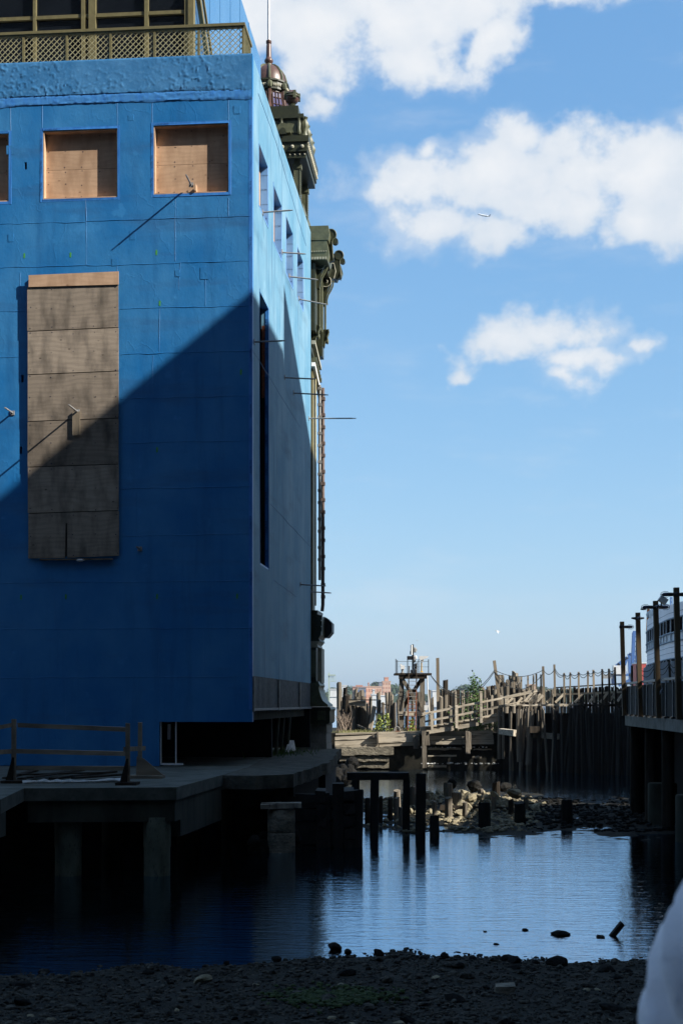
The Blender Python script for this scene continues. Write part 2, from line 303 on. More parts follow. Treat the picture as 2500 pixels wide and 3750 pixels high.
def water_mat():
    m = bpy.data.materials.new('water'); m.use_nodes = True; nt = m.node_tree; L = nt.links
    nt.nodes.remove(nt.nodes['Principled BSDF']); out = nt.nodes['Material Output']
    df = nt.nodes.new('ShaderNodeBsdfDiffuse'); df.inputs[0].default_value = (.003, .005, .006, 1); gl = nt.nodes.new('ShaderNodeBsdfGlossy'); gl.inputs['Color'].default_value = (.70, .84, 1.0, 1); gl.inputs['Roughness'].default_value = .03
    fz_ = nt.nodes.new('ShaderNodeFresnel'); fz_.inputs[0].default_value = 2.0; mxs = nt.nodes.new('ShaderNodeMixShader'); fm = nt.nodes.new('ShaderNodeMath'); fm.operation = 'MULTIPLY'; fm.use_clamp = True; L.new(fz_.outputs[0], fm.inputs[0]); fm.inputs[1].default_value = 1.55; L.new(fm.outputs[0], mxs.inputs[0]); L.new(df.outputs[0], mxs.inputs[1]); L.new(gl.outputs[0], mxs.inputs[2]); L.new(mxs.outputs[0], out.inputs[0])
    tc = nt.nodes.new('ShaderNodeTexCoord')
    def nz(sc_, det, st, rot=0.0):
        mp = nt.nodes.new('ShaderNodeMapping'); mp.inputs['Scale'].default_value = st; mp.inputs['Rotation'].default_value = (0, 0, rot); L.new(tc.outputs['Object'], mp.inputs[0])
        n = nt.nodes.new('ShaderNodeTexNoise'); n.inputs['Scale'].default_value = sc_; n.inputs['Detail'].default_value = det; n.inputs['Roughness'].default_value = .55; L.new(mp.outputs[0], n.inputs['Vector'])
        return n.outputs[0]
    a = nz(3.4, 4, (.40, 1.5, 1), R(7)); c = nz(.6, 2, (.6, 1, 1), R(-12)); d = nz(10, 3, (.35, 1.4, 1), R(-4))
    s1 = nt.nodes.new('ShaderNodeMath'); s1.operation = 'MULTIPLY_ADD'; L.new(c, s1.inputs[0]); s1.inputs[1].default_value = .7; L.new(a, s1.inputs[2])
    s2 = nt.nodes.new('ShaderNodeMath'); s2.operation = 'MULTIPLY_ADD'; L.new(d, s2.inputs[0]); s2.inputs[1].default_value = .6; L.new(s1.outputs[0], s2.inputs[2])
    bp = nt.nodes.new('ShaderNodeBump'); bp.inputs['Strength'].default_value = 1.0; bp.inputs['Distance'].default_value = .0085
    L.new(s2.outputs[0], bp.inputs['Height'])
    for q in (df, gl): L.new(bp.outputs[0], q.inputs['Normal'])
    MATS['water'] = m
water_mat()

# ------------------------------------------------------------------ mesh helpers
class MB:
    def __init__(s): s.v = []; s.f = []
    def add(s, vs, fs):
        o = len(s.v); s.v += [tuple(v) for v in vs]; s.f += [tuple(i + o for i in f) for f in fs]; return s
    def box(s, x0, x1, y0, y1, z0, z1, j=0.0):
        vs = [(x, y, z) for z in (z0, z1) for y in (y0, y1) for x in (x0, x1)]
        if j: vs = [tuple(c + random.uniform(-j, j) for c in v) for v in vs]
        return s.add(vs, [(0, 2, 3, 1), (4, 5, 7, 6), (0, 1, 5, 4), (2, 6, 7, 3), (0, 4, 6, 2), (1, 3, 7, 5)])
    def beam(s, p0, p1, w, h, up=(0, 0, 1), j=0.0):
        p0 = Vector(p0); p1 = Vector(p1); d = (p1 - p0).normalized(); up = Vector(up)
        if abs(d.dot(up)) > .95: up = Vector((0, 1, 0))
        a = d.cross(up).normalized() * (w / 2); b = a.cross(d).normalized() * (h / 2)
        vs = [q + i * a + k * b for q in (p0, p1) for k in (-1, 1) for i in (-1, 1)]
        if j: vs = [v + Vector([random.uniform(-j, j) for _ in range(3)]) for v in vs]
        return s.add(vs, [(0, 1, 3, 2), (4, 6, 7, 5), (0, 4, 5, 1), (2, 3, 7, 6), (0, 2, 6, 4), (1, 5, 7, 3)])
    def tube(s, pts, r, n=8, cap=True):
        pts = [Vector(p) for p in pts]; rs = r if isinstance(r, (list, tuple)) else [r] * len(pts)
        ring = []; b = None
        for i, p in enumerate(pts):
            d = (pts[min(i + 1, len(pts) - 1)] - pts[max(i - 1, 0)]).normalized()
            if b is None: b = Vector((0, 0, 1)) if abs(d.z) < .8 else Vector((0, 1, 0))
            a = d.cross(b).normalized(); b = a.cross(d).normalized()
            ring += [p + (a * math.cos(t) + b * math.sin(t)) * rs[i] for t in [2 * math.pi * k / n for k in range(n)]]
        fs = [(i * n + k, i * n + (k + 1) % n, (i + 1) * n + (k + 1) % n, (i + 1) * n + k) for i in range(len(pts) - 1) for k in range(n)]
        if cap: fs += [tuple(range(n - 1, -1, -1)), tuple(range((len(pts) - 1) * n, len(pts) * n))]
        return s.add(ring, fs)
    def lathe(s, c, prof, n=16, sq=False):
        vs = []
        for r, z in prof:
            for k in range(n):
                t = 2 * math.pi * (k + .5) / n
                vs.append((c[0] + r * math.cos(t), c[1] + r * math.sin(t), c[2] + z))
        m = len(prof)
        fs = [(i * n + k, i * n + (k + 1) % n, (i + 1) * n + (k + 1) % n, (i + 1) * n + k) for i in range(m - 1) for k in range(n)]
        fs += [tuple(range(n - 1, -1, -1)), tuple(range((m - 1) * n, m * n))]
        return s.add(vs, fs)
    def ball(s, c, r, n=10, sx=1, sy=1, sz=1):
        m = max(4, n // 2)
        vs = [(c[0], c[1], c[2] - r * sz)]
        for i in range(1, m):
            p = -math.pi / 2 + math.pi * i / m
            vs += [(c[0] + r * sx * math.cos(p) * math.cos(2 * math.pi * k / n), c[1] + r * sy * math.cos(p) * math.sin(2 * math.pi * k / n), c[2] + r * sz * math.sin(p)) for k in range(n)]
        vs.append((c[0], c[1], c[2] + r * sz)); e = len(vs) - 1
        fs = [(0, 1 + (k + 1) % n, 1 + k) for k in range(n)]
        for i in range(m - 2):
            fs += [(1 + i * n + k, 1 + i * n + (k + 1) % n, 1 + (i + 1) * n + (k + 1) % n, 1 + (i + 1) * n + k) for k in range(n)]
        b = 1 + (m - 2) * n
        fs += [(b + k, b + (k + 1) % n, e) for k in range(n)]
        return s.add(vs, fs)
    def prism(s, poly, axis, a, b):         # a polygon in the two other axes, drawn out along axis from a to b
        n = len(poly)
        def put(u, v, w): return (w, u, v) if axis == 'x' else ((u, w, v) if axis == 'y' else (u, v, w))
        vs = [put(u, v, a) for u, v in poly] + [put(u, v, b) for u, v in poly]
        return s.add(vs, [tuple(range(n - 1, -1, -1)), tuple(range(n, 2 * n))] + [(i, (i + 1) % n, n + (i + 1) % n, n + i) for i in range(n)])
    def turn(s, i0, c, rot):                 # turn the vertices added since i0
        c = Vector(c)
        for i in range(i0, len(s.v)): s.v[i] = tuple(c + rot @ (Vector(s.v[i]) - c))
        return s
WL = {}
def mesh_of(mb, mat, off=(0, 0, 0), smooth=False, recalc=True):
    me = bpy.data.meshes.new('m')
    ox, oy, oz = off
    me.from_pydata([(x - ox, y - oy, z - oz) for x, y, z in mb.v], [], mb.f)
    me.materials.append(MATS[mat] if isinstance(mat, str) else mat)
    if recalc:
        import bmesh
        bm = bmesh.new(); bm.from_mesh(me); bmesh.ops.recalc_face_normals(bm, faces=bm.faces); bm.to_mesh(me); bm.free()
    if smooth: me.polygons.foreach_set('use_smooth', [True] * len(me.polygons)); me.set_sharp_from_angle(angle=R(40))
    me.update(); return me
def tag(o, label=None, cat=None, group=None, kind=None):
    if label: o['label'] = label
    if cat: o['category'] = cat
    if group: o['group'] = group
    if kind: o['kind'] = kind
    return o
def thing(name, label, cat, loc=(0, 0, 0), group=None, rz=0.0):
    o = bpy.data.objects.new(name, None); COL.objects.link(o); o.location = loc; o.rotation_euler = (0, 0, rz); o.empty_display_size = .2
    WL[o.name] = tuple(loc); return tag(o, label, cat, group)
def part(name, mb, mat, parent, smooth=False, world=True, label=None, kind=None):
    off = WL[parent.name] if world else (0, 0, 0)
    o = bpy.data.objects.new(name, mb if isinstance(mb, bpy.types.Mesh) else mesh_of(mb, mat, off, smooth)); COL.objects.link(o); o.parent = parent
    WL[o.name] = off; return tag(o, label, None, None, kind)
def single(name, mb, mat, label=None, cat=None, group=None, kind=None, smooth=False, base=None):
    if base is None:
        a = np.array(mb.v); base = ((a[:, 0].min() + a[:, 0].max()) / 2, (a[:, 1].min() + a[:, 1].max()) / 2, a[:, 2].min())
    o = bpy.data.objects.new(name, mesh_of(mb, mat, base, smooth)); COL.objects.link(o); o.location = base
    WL[o.name] = tuple(base); return tag(o, label, cat, group, kind)
def put(name, me, loc, label=None, cat=None, group=None, rot=(0, 0, 0), scale=(1, 1, 1), parent=None, mat=None):
    o = bpy.data.objects.new(name, me); COL.objects.link(o); o.location = loc; o.rotation_euler = rot; o.scale = scale
    if parent: o.parent = parent
    return tag(o, label, cat, group)
def wall_grid(us, vs, holes, emit, t, mb):   # a wall with real openings: emit(u, v, d) places a point d behind the face
    us = sorted(set(round(u, 4) for u in us)); vs = sorted(set(round(v, 4) for v in vs))
    def hole(i, j):
        if not (0 <= i < len(us) - 1 and 0 <= j < len(vs) - 1): return True
        u = (us[i] + us[i + 1]) / 2; v = (vs[j] + vs[j + 1]) / 2
        return any(a < u < b and c < v < d for a, b, c, d in holes)
    for i in range(len(us) - 1):
        for j in range(len(vs) - 1):
            if hole(i, j): continue
            a, b, c, d = us[i], us[i + 1], vs[j], vs[j + 1]
            mb.add([emit(a, c, 0), emit(b, c, 0), emit(b, d, 0), emit(a, d, 0)], [(0, 1, 2, 3)])
            mb.add([emit(a, c, t), emit(b, c, t), emit(b, d, t), emit(a, d, t)], [(3, 2, 1, 0)])
            for di, dj, (p, q) in ((-1, 0, ((a, d), (a, c))), (1, 0, ((b, c), (b, d))), (0, -1, ((a, c), (b, c))), (0, 1, ((b, d), (a, d)))):
                if hole(i + di, j + dj): mb.add([emit(*p, 0), emit(*p, t), emit(*q, t), emit(*q, 0)], [(0, 1, 2, 3)])
def rock_mesh(mat, seed, n=10):
    rs = random.Random(seed); mb = MB(); mb.ball((0, 0, 0), 1, n)
    k = [Vector((rs.uniform(-1, 1), rs.uniform(-1, 1), rs.uniform(-1, 1))).normalized() for _ in range(9)]; h = [rs.uniform(.55, .9) for _ in k]
    out = []
    for v in mb.v:
        v = Vector(v) * rs.uniform(.94, 1.06)
        for a, b in zip(k, h):
            d = v.dot(a)
            if d > b: v = v - a * (d - b) * .92
        out.append(tuple(v))
    mb.v = out
    return mesh_of(mb, mat)
def text_mesh(txt, size, mat):
    c = bpy.data.curves.new('t', 'FONT'); c.body = txt; c.size = size; c.resolution_u = 1
    o = bpy.data.objects.new('t', c); COL.objects.link(o)
    bpy.context.view_layer.update()
    me = bpy.data.meshes.new_from_object(o.evaluated_get(bpy.context.evaluated_depsgraph_get()))
    bpy.data.objects.remove(o); bpy.data.curves.remove(c)
    me.materials.clear(); me.materials.append(MATS[mat]); return me
mk('tape_light', (.17, .36, .68), (.12, .29, .60), 6, (1, 1, .5), .45, .4, .004, .5, fine=30)
mk('flashing', (.045, .21, .58), (.07, .27, .60), 6, (1, 1, .5), .4, .5, .01, .5, fine=20)
# ================================================================== THE SETTING
# water: one sheet to the horizon
def sheet(name, x0, x1, y0, y1, z, mat):
    mb = MB(); mb.add([(x0, y0, z), (x1, y0, z), (x1, y1, z), (x0, y1, z)], [(0, 1, 2, 3)])
    return single(name, mb, mat, kind='structure', base=(0, 0, 0))
sheet('water', -1500, 1500, 10, 2500, 0.0, 'water')
from mathutils import noise as mn
def fbm(x, y, s=1.0): return mn.fractal(Vector((x * s, y * s, 3.3)), 1.0, 2.0, 4)
def shore_y(x):         # where the beach meets the water
    return 19.5 + .55 * math.sin(x * .55 + .6) + .25 * math.sin(x * 1.7) - .055 * abs(x - .2) ** 1.3 + .12 * fbm(x, 0, 1.3)
def beach_z(x, y):
    d = shore_y(x) - y
    z = (.05 * d if d > 0 else .12 * d) + .035 * fbm(x, y, 1.1) + .02 * fbm(x, y, 4.0)
    if y < 10: z += (10 - y) * .08
    return z
def make_beach():
    xs = np.linspace(-16, 16, 161); ys = np.linspace(4.5, 23, 120)
    mb = MB(); mb.v = [(x, y, beach_z(x, y)) for y in ys for x in xs]; n = len(xs)
    mb.f = [(j * n + i, j * n + i + 1, (j + 1) * n + i + 1, (j + 1) * n + i) for j in range(len(ys) - 1) for i in range(n - 1)]
    o = bpy.data.objects.new('beach', mesh_of(mb, 'beach_mud', smooth=True, recalc=False)); COL.objects.link(o); tag(o, kind='structure')
make_beach()
def pebbles(name, pts, mat, label, cat):     # thousands of stones nobody could count, one real mesh
    base = [MB().ball((0, 0, 0), 1, 5) for _ in range(1)][0]
    bv = np.array(base.v); V = []; F = []; o = 0
    fs = base.f
    for (x, y, z, r) in pts:
        s = np.array([random.uniform(.7, 1.4), random.uniform(.7, 1.3), random.uniform(.35, .75)]) * r
        a = random.uniform(0, 6.28); c, d = math.cos(a), math.sin(a)
        q = bv * s * np.random.uniform(.72, 1.2, bv.shape)
        q = np.stack([q[:, 0] * c - q[:, 1] * d + x, q[:, 0] * d + q[:, 1] * c + y, q[:, 2] + z], 1)
        V.append(q); F += [tuple(i + o for i in f) for f in fs]; o += len(bv)
    mb = MB(); mb.v = [tuple(v) for v in np.concatenate(V)]; mb.f = F
    ob = bpy.data.objects.new(name, mesh_of(mb, mat, recalc=False)); COL.objects.link(ob)
    return tag(ob, label, cat, kind='stuff')
pts = []
for _ in range(24000):
    y = random.uniform(12.2, 20.6); x = random.uniform(-.27, .27) * y
    if y > shore_y(x) + .25: continue
    r = .010 + .036 * random.random() ** 5
    if random.random() < .02: r *= 2.2
    pts.append((x, y, beach_z(x, y) + r * .2, r))
pebbles('gravel', pts, 'gravel', 'grey gravel and pebbles covering the dark beach in the foreground', 'gravel')
# promenade behind the beach, where the photographer stands (below the frame)
mb = MB(); mb.box(-40, 40, -12, 4.6, -.5, EYE - 1.64)
single('promenade', mb, 'promenade', kind='structure', base=(0, 0, 0))

# ================================================================== BLUE BUILDING
bb = thing('wrapped_building', 'tall blue membrane-wrapped building with boarded windows filling the left side', 'building', (CX, CY, 0), rz=YAW)
def bp(name, mb, mat, parent=bb, smooth=False, **k): return part(name, mb, mat, parent, smooth, world=False, **k)
TH = .22; ZT = 20.98; ZB = 3.03; RB = 4.27; DEP = 14.5
NAILS = []; fw = []                                            # upper front windows
for px0, px1, py0, py1 in ((562, 837, 458, 704), (157, 430, 478, 722), (-240, 32, 497, 738)):
    x0, z1 = FF(px0, py0); x1, z0 = FF(px1, py1); fw.append((x0, x1, z0 + .01, z1))
door_x = FF(583, 2700)[0]
slots = []
for px, py in ((94, 606), (82, 1386), (76, 1648)):
    x, z = FF(px, py); slots.append((x - .035, x + .035, z - .1, z + .1))
holes = fw + slots + [(door_x, .5, 0, ZB)]
us = [-18, 0] + [v for h in holes for v in h[:2] if v < 0]; vs = [1.835, ZT] + [v for h in holes for v in h[2:] if v > 1.84]
mb = MB(); wall_grid(us, vs, holes, lambda u, v, d: (u, d, v), TH, mb)
bp('front_wall', mb, 'membrane')
rw = []
for px0, py0, px1, py1 in ((948, 521, 981, 829), (1001, 673, 1031, 953), (1047, 788, 1072, 1056), (1088, 899, 1110, 1136)):
    a, zt = RF(px0, py0); b, zb = RF(px1, py1); rw.append((a, b, zb, zt))
a, zt = RF(951, 1064); b, zb = RF(984, 2084)
tall = (a, b, zb, zt)
holes = rw + [tall]
us = [TH + .001, DEP] + [v for h in holes for v in h[:2]]; vs = [RB, ZT] + [v for h in holes for v in h[2:]]
mb = MB(); wall_grid(us, vs, holes, lambda u, v, d: (-d, u, v), TH, mb)
bp('side_wall', mb, 'membrane_side')
mb = MB(); mb.box(-18, -TH - .001, TH + .002, DEP, ZT - .75, ZT - .5); bp('roof_slab', mb, 'concrete')
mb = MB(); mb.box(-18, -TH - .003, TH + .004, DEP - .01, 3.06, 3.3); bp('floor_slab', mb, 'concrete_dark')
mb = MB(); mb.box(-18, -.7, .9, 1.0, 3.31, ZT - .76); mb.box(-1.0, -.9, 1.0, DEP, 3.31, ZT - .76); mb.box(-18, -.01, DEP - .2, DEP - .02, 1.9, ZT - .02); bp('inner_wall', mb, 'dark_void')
# rough parapet band, blistered
def blister(name, x0, x1, z0, z1, off, amp, sc_, mat, res=.055):
    nx = int((x1 - x0) / res); nz = max(3, int((z1 - z0) / res))
    mb = MB()
    for j in range(nz + 1):
        for i in range(nx + 1):
            x = x0 + (x1 - x0) * i / nx; z = z0 + (z1 - z0) * j / nz
            edge = .5 * fbm(x, 5, .7) * .12 if j == 0 else 0
            n_ = mn.fractal(Vector((x * sc_[0], 1.7, z * sc_[1])), 1, 2, 4)
            b = max(0, 1 - abs(n_) / .13) + .5 * max(0, n_ - .2)
            mask = .1 + .9 * max(0, min(1, .35 + 1.8 * fbm(x, z, .45)))
            mb.v.append((x, -off - amp * b * mask - (.01 if 0 < j < nz else 0), z + edge))
    n = nx + 1
    mb.f = [(j * n + i, j * n + i + 1, (j + 1) * n + i + 1, (j + 1) * n + i) for j in range(nz) for i in range(nx)]
    k = len(mb.v)                                    # top lip back to the wall
    mb.v += [(x0 + (x1 - x0) * i / nx, .0, z1) for i in range(nx + 1)]
    mb.f += [(nz * n + i, nz * n + i + 1, k + i + 1, k + i) for i in range(nx)]
    return bp(name, mb, mat, smooth=True)
zb0 = FF(920, 352)[1]; zb1 = FF(920, 325)[1]
blister('parapet_band', -12, -.02, zb1, ZT + .004, .012, .017, (4.2, 3.6), 'membrane_band', .03)
blister('wrinkled_flashing', -12, -.02, zb0 - .05, zb1 + .02, .006, .013, (1.6, 9), 'flashing', .035)
# lapped seams of the membrane
def seam(pts, r=.008):
    q = []
    for (ax, az), (bx, bz) in zip(pts, pts[1:]):
        n = max(2, int(math.hypot(bx - ax, bz - az) / .25))
        q += [(ax + (bx - ax) * i / n + random.uniform(-.012, .012), -.001, az + (bz - az) * i / n + random.uniform(-.012, .012)) for i in range(n)]
    q.append((pts[-1][0], -.001, pts[-1][1]))
    mb = MB(); mb.tube(q, [r * random.uniform(.5, 1.5) for _ in q], 4); bp('membrane_seam', mb, 'membrane')
for s in (((0, 820), (311, 812)), ((315, 809), (917, 790)), ((0, 979), (319, 970)), ((319, 972), (917, 954)), ((0, 1140), (104, 1138)), ((440, 1129), (915, 1119)),
          ((0, 1307), (104, 1305)), ((440, 1297), (917, 1283)), ((440, 1460), (915, 1448)), ((440, 1622), (915, 1612)), ((440, 1789), (915, 1781)), ((440, 1962), (915, 1954)),
          ((0, 2134), (917, 2127)), ((0, 2305), (917, 2300)), ((0, 2482), (917, 2478)), ((558, 345), (558, 455)), ((430, 355), (430, 470)), ((837, 345), (837, 455)), ((155, 360), (155, 478)), ((40, 365), (40, 480)),
          ((315, 724), (315, 968)), ((642, 722), (642, 955)), ((430, 972), (430, 1000)), ((753, 978), (753, 1118)), ((584, 1128), (584, 1292)), ((837, 725), (837, 790)), ((75, 1000), (75, 1120)),
          ((660, 958), (655, 1060)), ((560, 1300), (561, 1460)), ((720, 1450), (720, 1615)), ((500, 1790), (500, 1960)), ((200, 2140), (200, 2300)), ((580, 2310), (580, 2480)), ((75, 2310), (75, 2480)), ((240, 2484), (240, 2640)), ((745, 2310), (745, 2478))):
    seam([FF(*p) for p in s], .005 if abs(s[0][0] - s[1][0]) < 12 else .007)
for s in (((925, 1282), (1099, 1565)), ((990, 1845), (1139, 2006)), ((1004, 2127), (1085, 2185)), ((1010, 520), (1120, 900)), ((945, 340), (1010, 520))):
    q = [RF(*p) for p in s]
    mb = MB(); n = 14
    mb.tube([(.001, q[0][0] + (q[1][0] - q[0][0]) * i / n, q[0][1] + (q[1][1] - q[0][1]) * i / n + random.uniform(-.015, .015)) for i in range(n + 1)], .01, 4); bp('membrane_seam', mb, 'seam')
# square cover patches and swollen spots on the membrane
for px, py, w, h in ((38, 548, 30, 32), (868, 400, 24, 30), (748, 1000, 30, 44), (420, 960, 22, 26), (480, 430, 20, 20), (485, 860, 22, 34), (650, 1000, 18, 24), (40, 870, 20, 28)):
    x, z = FF(px, py); w *= .0073; h *= .0073; mb = MB(); mb.box(x - w / 2, x + w / 2, -.007, .001, z - h / 2, z + h / 2, .004); bp('membrane_patch', mb, 'membrane')
# windows: boarded with new plywood, lined and taped
TX = text_mesh('CCW-705', .085, 'ink'); TXS = text_mesh('CCW-705', .05, 'ink'); TXB = text_mesh('CCW', .075, 'ink')
for wi, (x0, x1, z0, z1) in enumerate(fw):
    mb = MB(); t = .035
    mb.box(x0 + .001, x0 + t, .012, TH - .002, z0 + .001, z1 - .001); mb.box(x1 - t, x1 - .001, .012, TH - .002, z0 + .001, z1 - .001)
    mb.box(x0 + t, x1 - t, .012, TH - .002, z0 + .001, z0 + t); mb.box(x0 + t, x1 - t, .012, TH - .002, z1 - t, z1 - .001)
    f = bp('window_frame', mb, 'plywood_new')
    zm = z0 + (z1 - z0) * .46
    for a, b in ((z0 + t + .002, zm - .004), (zm + .004, z1 - t - .002)):
        mb = MB(); mb.box(x0 + t + .002, x1 - t - .002, TH - .022, TH - .004, a, b); s = bp('plywood_sheet', mb, 'plywood_new', f)
        if x0 > -9.5: NAILS.append((f, (x0 + t, x1 - t, a, b, TH - .022)))
    mb = MB(); e = .07
    mb.box(x0 - e, x0, -.005, .001, z0 - e, z1 + e, .006); mb.box(x1, x1 + e, -.006, .001, z0 - e, z1 + e, .006); mb.box(x0, x1, -.005, .001, z1, z1 + e, .006); mb.box(x0, x1, -.006, .001, z0 - e, z0, .006)
    tp = bp('window_tape', mb, 'tape')
    if x0 > -9.5:
        for k in range(3): put('print', TX, (x0 - .012, -.014, z0 + .1 + .6 * k), rot=(R(90), R(-90), 0), parent=tp, scale=(1, .8, 1))
        put('print', TX, (x0 + .05, -.014, z1 + .008), rot=(R(90), 0, 0), parent=tp, scale=(1, .6, 1))
mb = MB()
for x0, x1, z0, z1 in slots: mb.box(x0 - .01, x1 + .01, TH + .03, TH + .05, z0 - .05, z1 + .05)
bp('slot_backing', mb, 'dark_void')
# the tall boarded opening: six weathered sheets and a newer board
bx0 = FF(105, 1500)[0]; bx1 = FF(437, 1500)[0]
zs = [FF(105, p)[1] for p in (1052, 1215, 1373, 1544, 1711, 1880, 2046)]
for k in range(6):
    z1, z0 = zs[k], zs[k + 1]; j = random.uniform(-.012, .012); tk = -.07 - .006 * (5 - k)
    poly = [(bx0 + j, z0 + .0), (bx1 + j * .5, z0 + .05), (bx1 + j * .5, z1 + .028), (bx0 + j, z1 - .022)]
    mb = MB()
    if k < 5: mb.prism([(x, z) for x, z in poly], 'y', tk, tk + .018)
    else:
        sx = FF(245, 2000)[0]; zz = FF(245, 1917)[1]       # the last sheet is slit
        mb.prism([poly[0], (sx - .035, z0 + .005), (sx - .02, zz), (sx + .03, zz), (sx + .03, z0 + .01), poly[1], poly[2], poly[3]], 'y', tk, tk + .018)
    NAILS.append((bp('weathered_plywood_sheet', mb, 'plywood_old'), (bx0, bx1, z0 + .03, z1 - .02, tk)))
mb = MB(); x, z = FF(110, 1010); mb.prism([(x, FF(110, 1055)[1]), (bx1 + .01, FF(437, 1046)[1]), (bx1 + .01, FF(437, 998)[1]), (x, FF(110, 1012)[1])], 'y', -.128, -.106)
bp('newer_plywood_board', mb, 'plywood_new')
mb = MB(); mb.box(bx0 + .03, bx1 - .03, -.048, .002, FF(105, 2040)[1], FF(105, 1020)[1]); bp('backing_frame', mb, 'timber_dark')
a, b = FF(270, 1597); c, d = FF(297, 1510); mb = MB(); mb.box(a, c, -.135, -.103, b, d, .004); bp('batten', mb, 'plank_v')
mb = MB(); a, b = FF(150, 2050); mb.box(a, FF(415, 2050)[0], -.12, .0, b - .02, b + .012, .004); bp('ledger', mb, 'plywood_old')
mb = MB(); a, b = FF(297, 2053); mb.ball((a, -.1, b), .07, 8, 1.6, .6, .6); mb.ball((a + .09, -.08, b + .02), .05, 8, 1.2, .6, .6); bp('torn_rag', mb, 'white_paint')
# nail heads in the boards
def nails(sheet, x0, x1, z0, z1, y):
    mb = MB()
    for i in range(5):
        for j in range(3):
            x = x0 + .06 + (x1 - x0 - .12) * i / 4 + random.uniform(-.03, .03); z = z0 + .06 + (z1 - z0 - .12) * j / 2 + random.uniform(-.03, .03); s = random.uniform(.007, .013)
            mb.box(x - s, x + s, y - .004, y + .001, z - s, z + s)
    bp('nails', mb, 'ink', sheet, kind='stuff')
for sheet, args in NAILS: nails(sheet, *args)
# anchor rods
def rod(p, q, r=.024):
    mb = MB(); p, q = Vector(p), Vector(q); d = q - p
    mb.tube([p, p + d * .93], r, 8); mb.tube([p + d * .9, q], r * .7, 8); rd_ = bp('anchor_rod', mb, 'steel_rod', smooth=True)
    mb = MB(); (mb.box(-.002, .02, p.y - .07, p.y + .07, p.z - .07, p.z + .07) if abs(d.x) > abs(d.y) else mb.box(p.x - .06, p.x + .06, p.y - .17, p.y - .148, p.z - .06, p.z + .06)); bp('washer_plate', mb, 'steel_rod', rd_)
for px, py, ln in ((46, 1512, .66), (287, 1510, .85), (700, 676, .72), (512, 2010, .4)):
    x, z = FF(px, py); y0 = .0 if px < 100 else (-.1 if px == 287 else 0)
    rod((x, y0 + .15, z), (x, y0 - ln, z + .01))
x, z = FF(714, 682); mb = MB(); mb.box(x - .02, x + .03, -.05, TH - .03, z - .12, z + .06); bp('rod_bracket', mb, 'plywood_new')
S5 = 2.613
for x0, y0, x1, y1 in ((160, 72, 450, 57), (345, 450, 575, 475), (415, 680, 690, 722), (505, 893, 788, 962), (80, 1312, 378, 1305), (370, 1650, 670, 1672), (455, 1798, 790, 1825), (600, 2043, 1055, 2050)):
    w, z = RF(900 + x0 / S5, 750 + y0 / S5); Y = CY + cU * w
    ln = (x1 - x0) / S5 / FPX * Y; dz = -(y1 - y0) / S5 / FPX * Y
    rod((-.12, w, z), (ln, w, z + dz))
for x0, y0, x1, y1 in ((408, 1104, 600, 1118), (485, 1158, 640, 1170)):
    w, z = RF(900 + x0 / 2.044, 1600 + y0 / 2.044); Y = CY + cU * w
    rod((-.12, w, z), ((x1 - x0) / 2.044 / FPX * Y, w, z - (y1 - y0) / 2.044 / FPX * Y))
# side windows: taped reveals with the print of the membrane
for k, (a, b, z0, z1) in enumerate(rw + [tall]):
    mb = MB(); mb.box(-TH + .004 if k < 4 else -.105, -.003, b - .012, b - .001, z0 + .013, z1 - .013)
    lin = bp('taped_reveal', mb, 'tape_light' if k < 4 else 'tape')
    mb = MB(); mb.box(-TH + .004, -.003, a + .002, b - .002, z0 + .001, z0 + .012); bp('sill_lining', mb, 'tape'); mb = MB(); mb.box(-TH + .004, -.003, a + .002, b - .002, z1 - .012, z1 - .001); bp('head_lining', mb, 'tape')
    n = int((z1 - z0) / .42)
    for i in range(n):
        zz = z0 + .2 + i * .42
        if k < 4: put('print', TXS if i % 2 else TXB, (-TH + .012, b - .016, zz), rot=(R(90), 0, 0), parent=lin)
        elif i % 2 == 0: put('print', TX, (-.04, b - .016, zz), rot=(R(90), R(-90), 0), parent=lin)
    e = .05; mb = MB(); mb.box(-.001, .005, b, b + e, z0 - e, z1 + e, .008); mb.box(-.001, .005, a, b, z0 - e, z0, .008); mb.box(-.001, .006, a - e, a, z0 - e, z1 + e, .008)
    bp('window_tape', mb, 'tape_light')
    mb = MB()
    if k < 4: mb.box(-TH - .03, -TH - .006, a - .1, b + .1, z0 - .1, z1 + .1); bp('plywood_sheet', mb, 'plywood_new')
    else:
        mb.box(-.75, -.7, a - .4, b + .4, z0 - .1, z1 - 2.0); bp('dark_interior', mb, 'dark_void'); mb = MB(); mb.box(-TH + .004, -.107, b - .03, b - .001, z0 + .013, z1 - .6); bp('dark_gap_strip', mb, 'dark_void'); mb = MB(); mb.box(-.2, -.115, b - .05, b - .031, z1 - 2.6, z1 - .5); bp('rusty_inner_column', mb, 'rust')  # black strip painted on the jamb stands in for the unlit interior
# corner tape with print
mb = MB(); mb.box(-.095, -.002, -.008, .001, FF(920, 2600)[1], zb0 - .1, .006); ct = bp('corner_tape', mb, 'tape')
mb = MB(); mb.box(-.002, .006, .0, .06, FF(920, 2470)[1], zb0, .005); bp('corner_bead', mb, 'tape_light')
for k in range(10): put('print', TX, (-.015, -.018, 5.2 + 1.5 * k), rot=(R(90), R(-90), 0), parent=ct, scale=(1, .85, 1))
for px in (640, 690, 735): x, z = FF(px, 332 - (px - 640) * .03); put('print', TX, (x, -.075, z - .02), rot=(R(90), R(-6), 0), parent=ct)
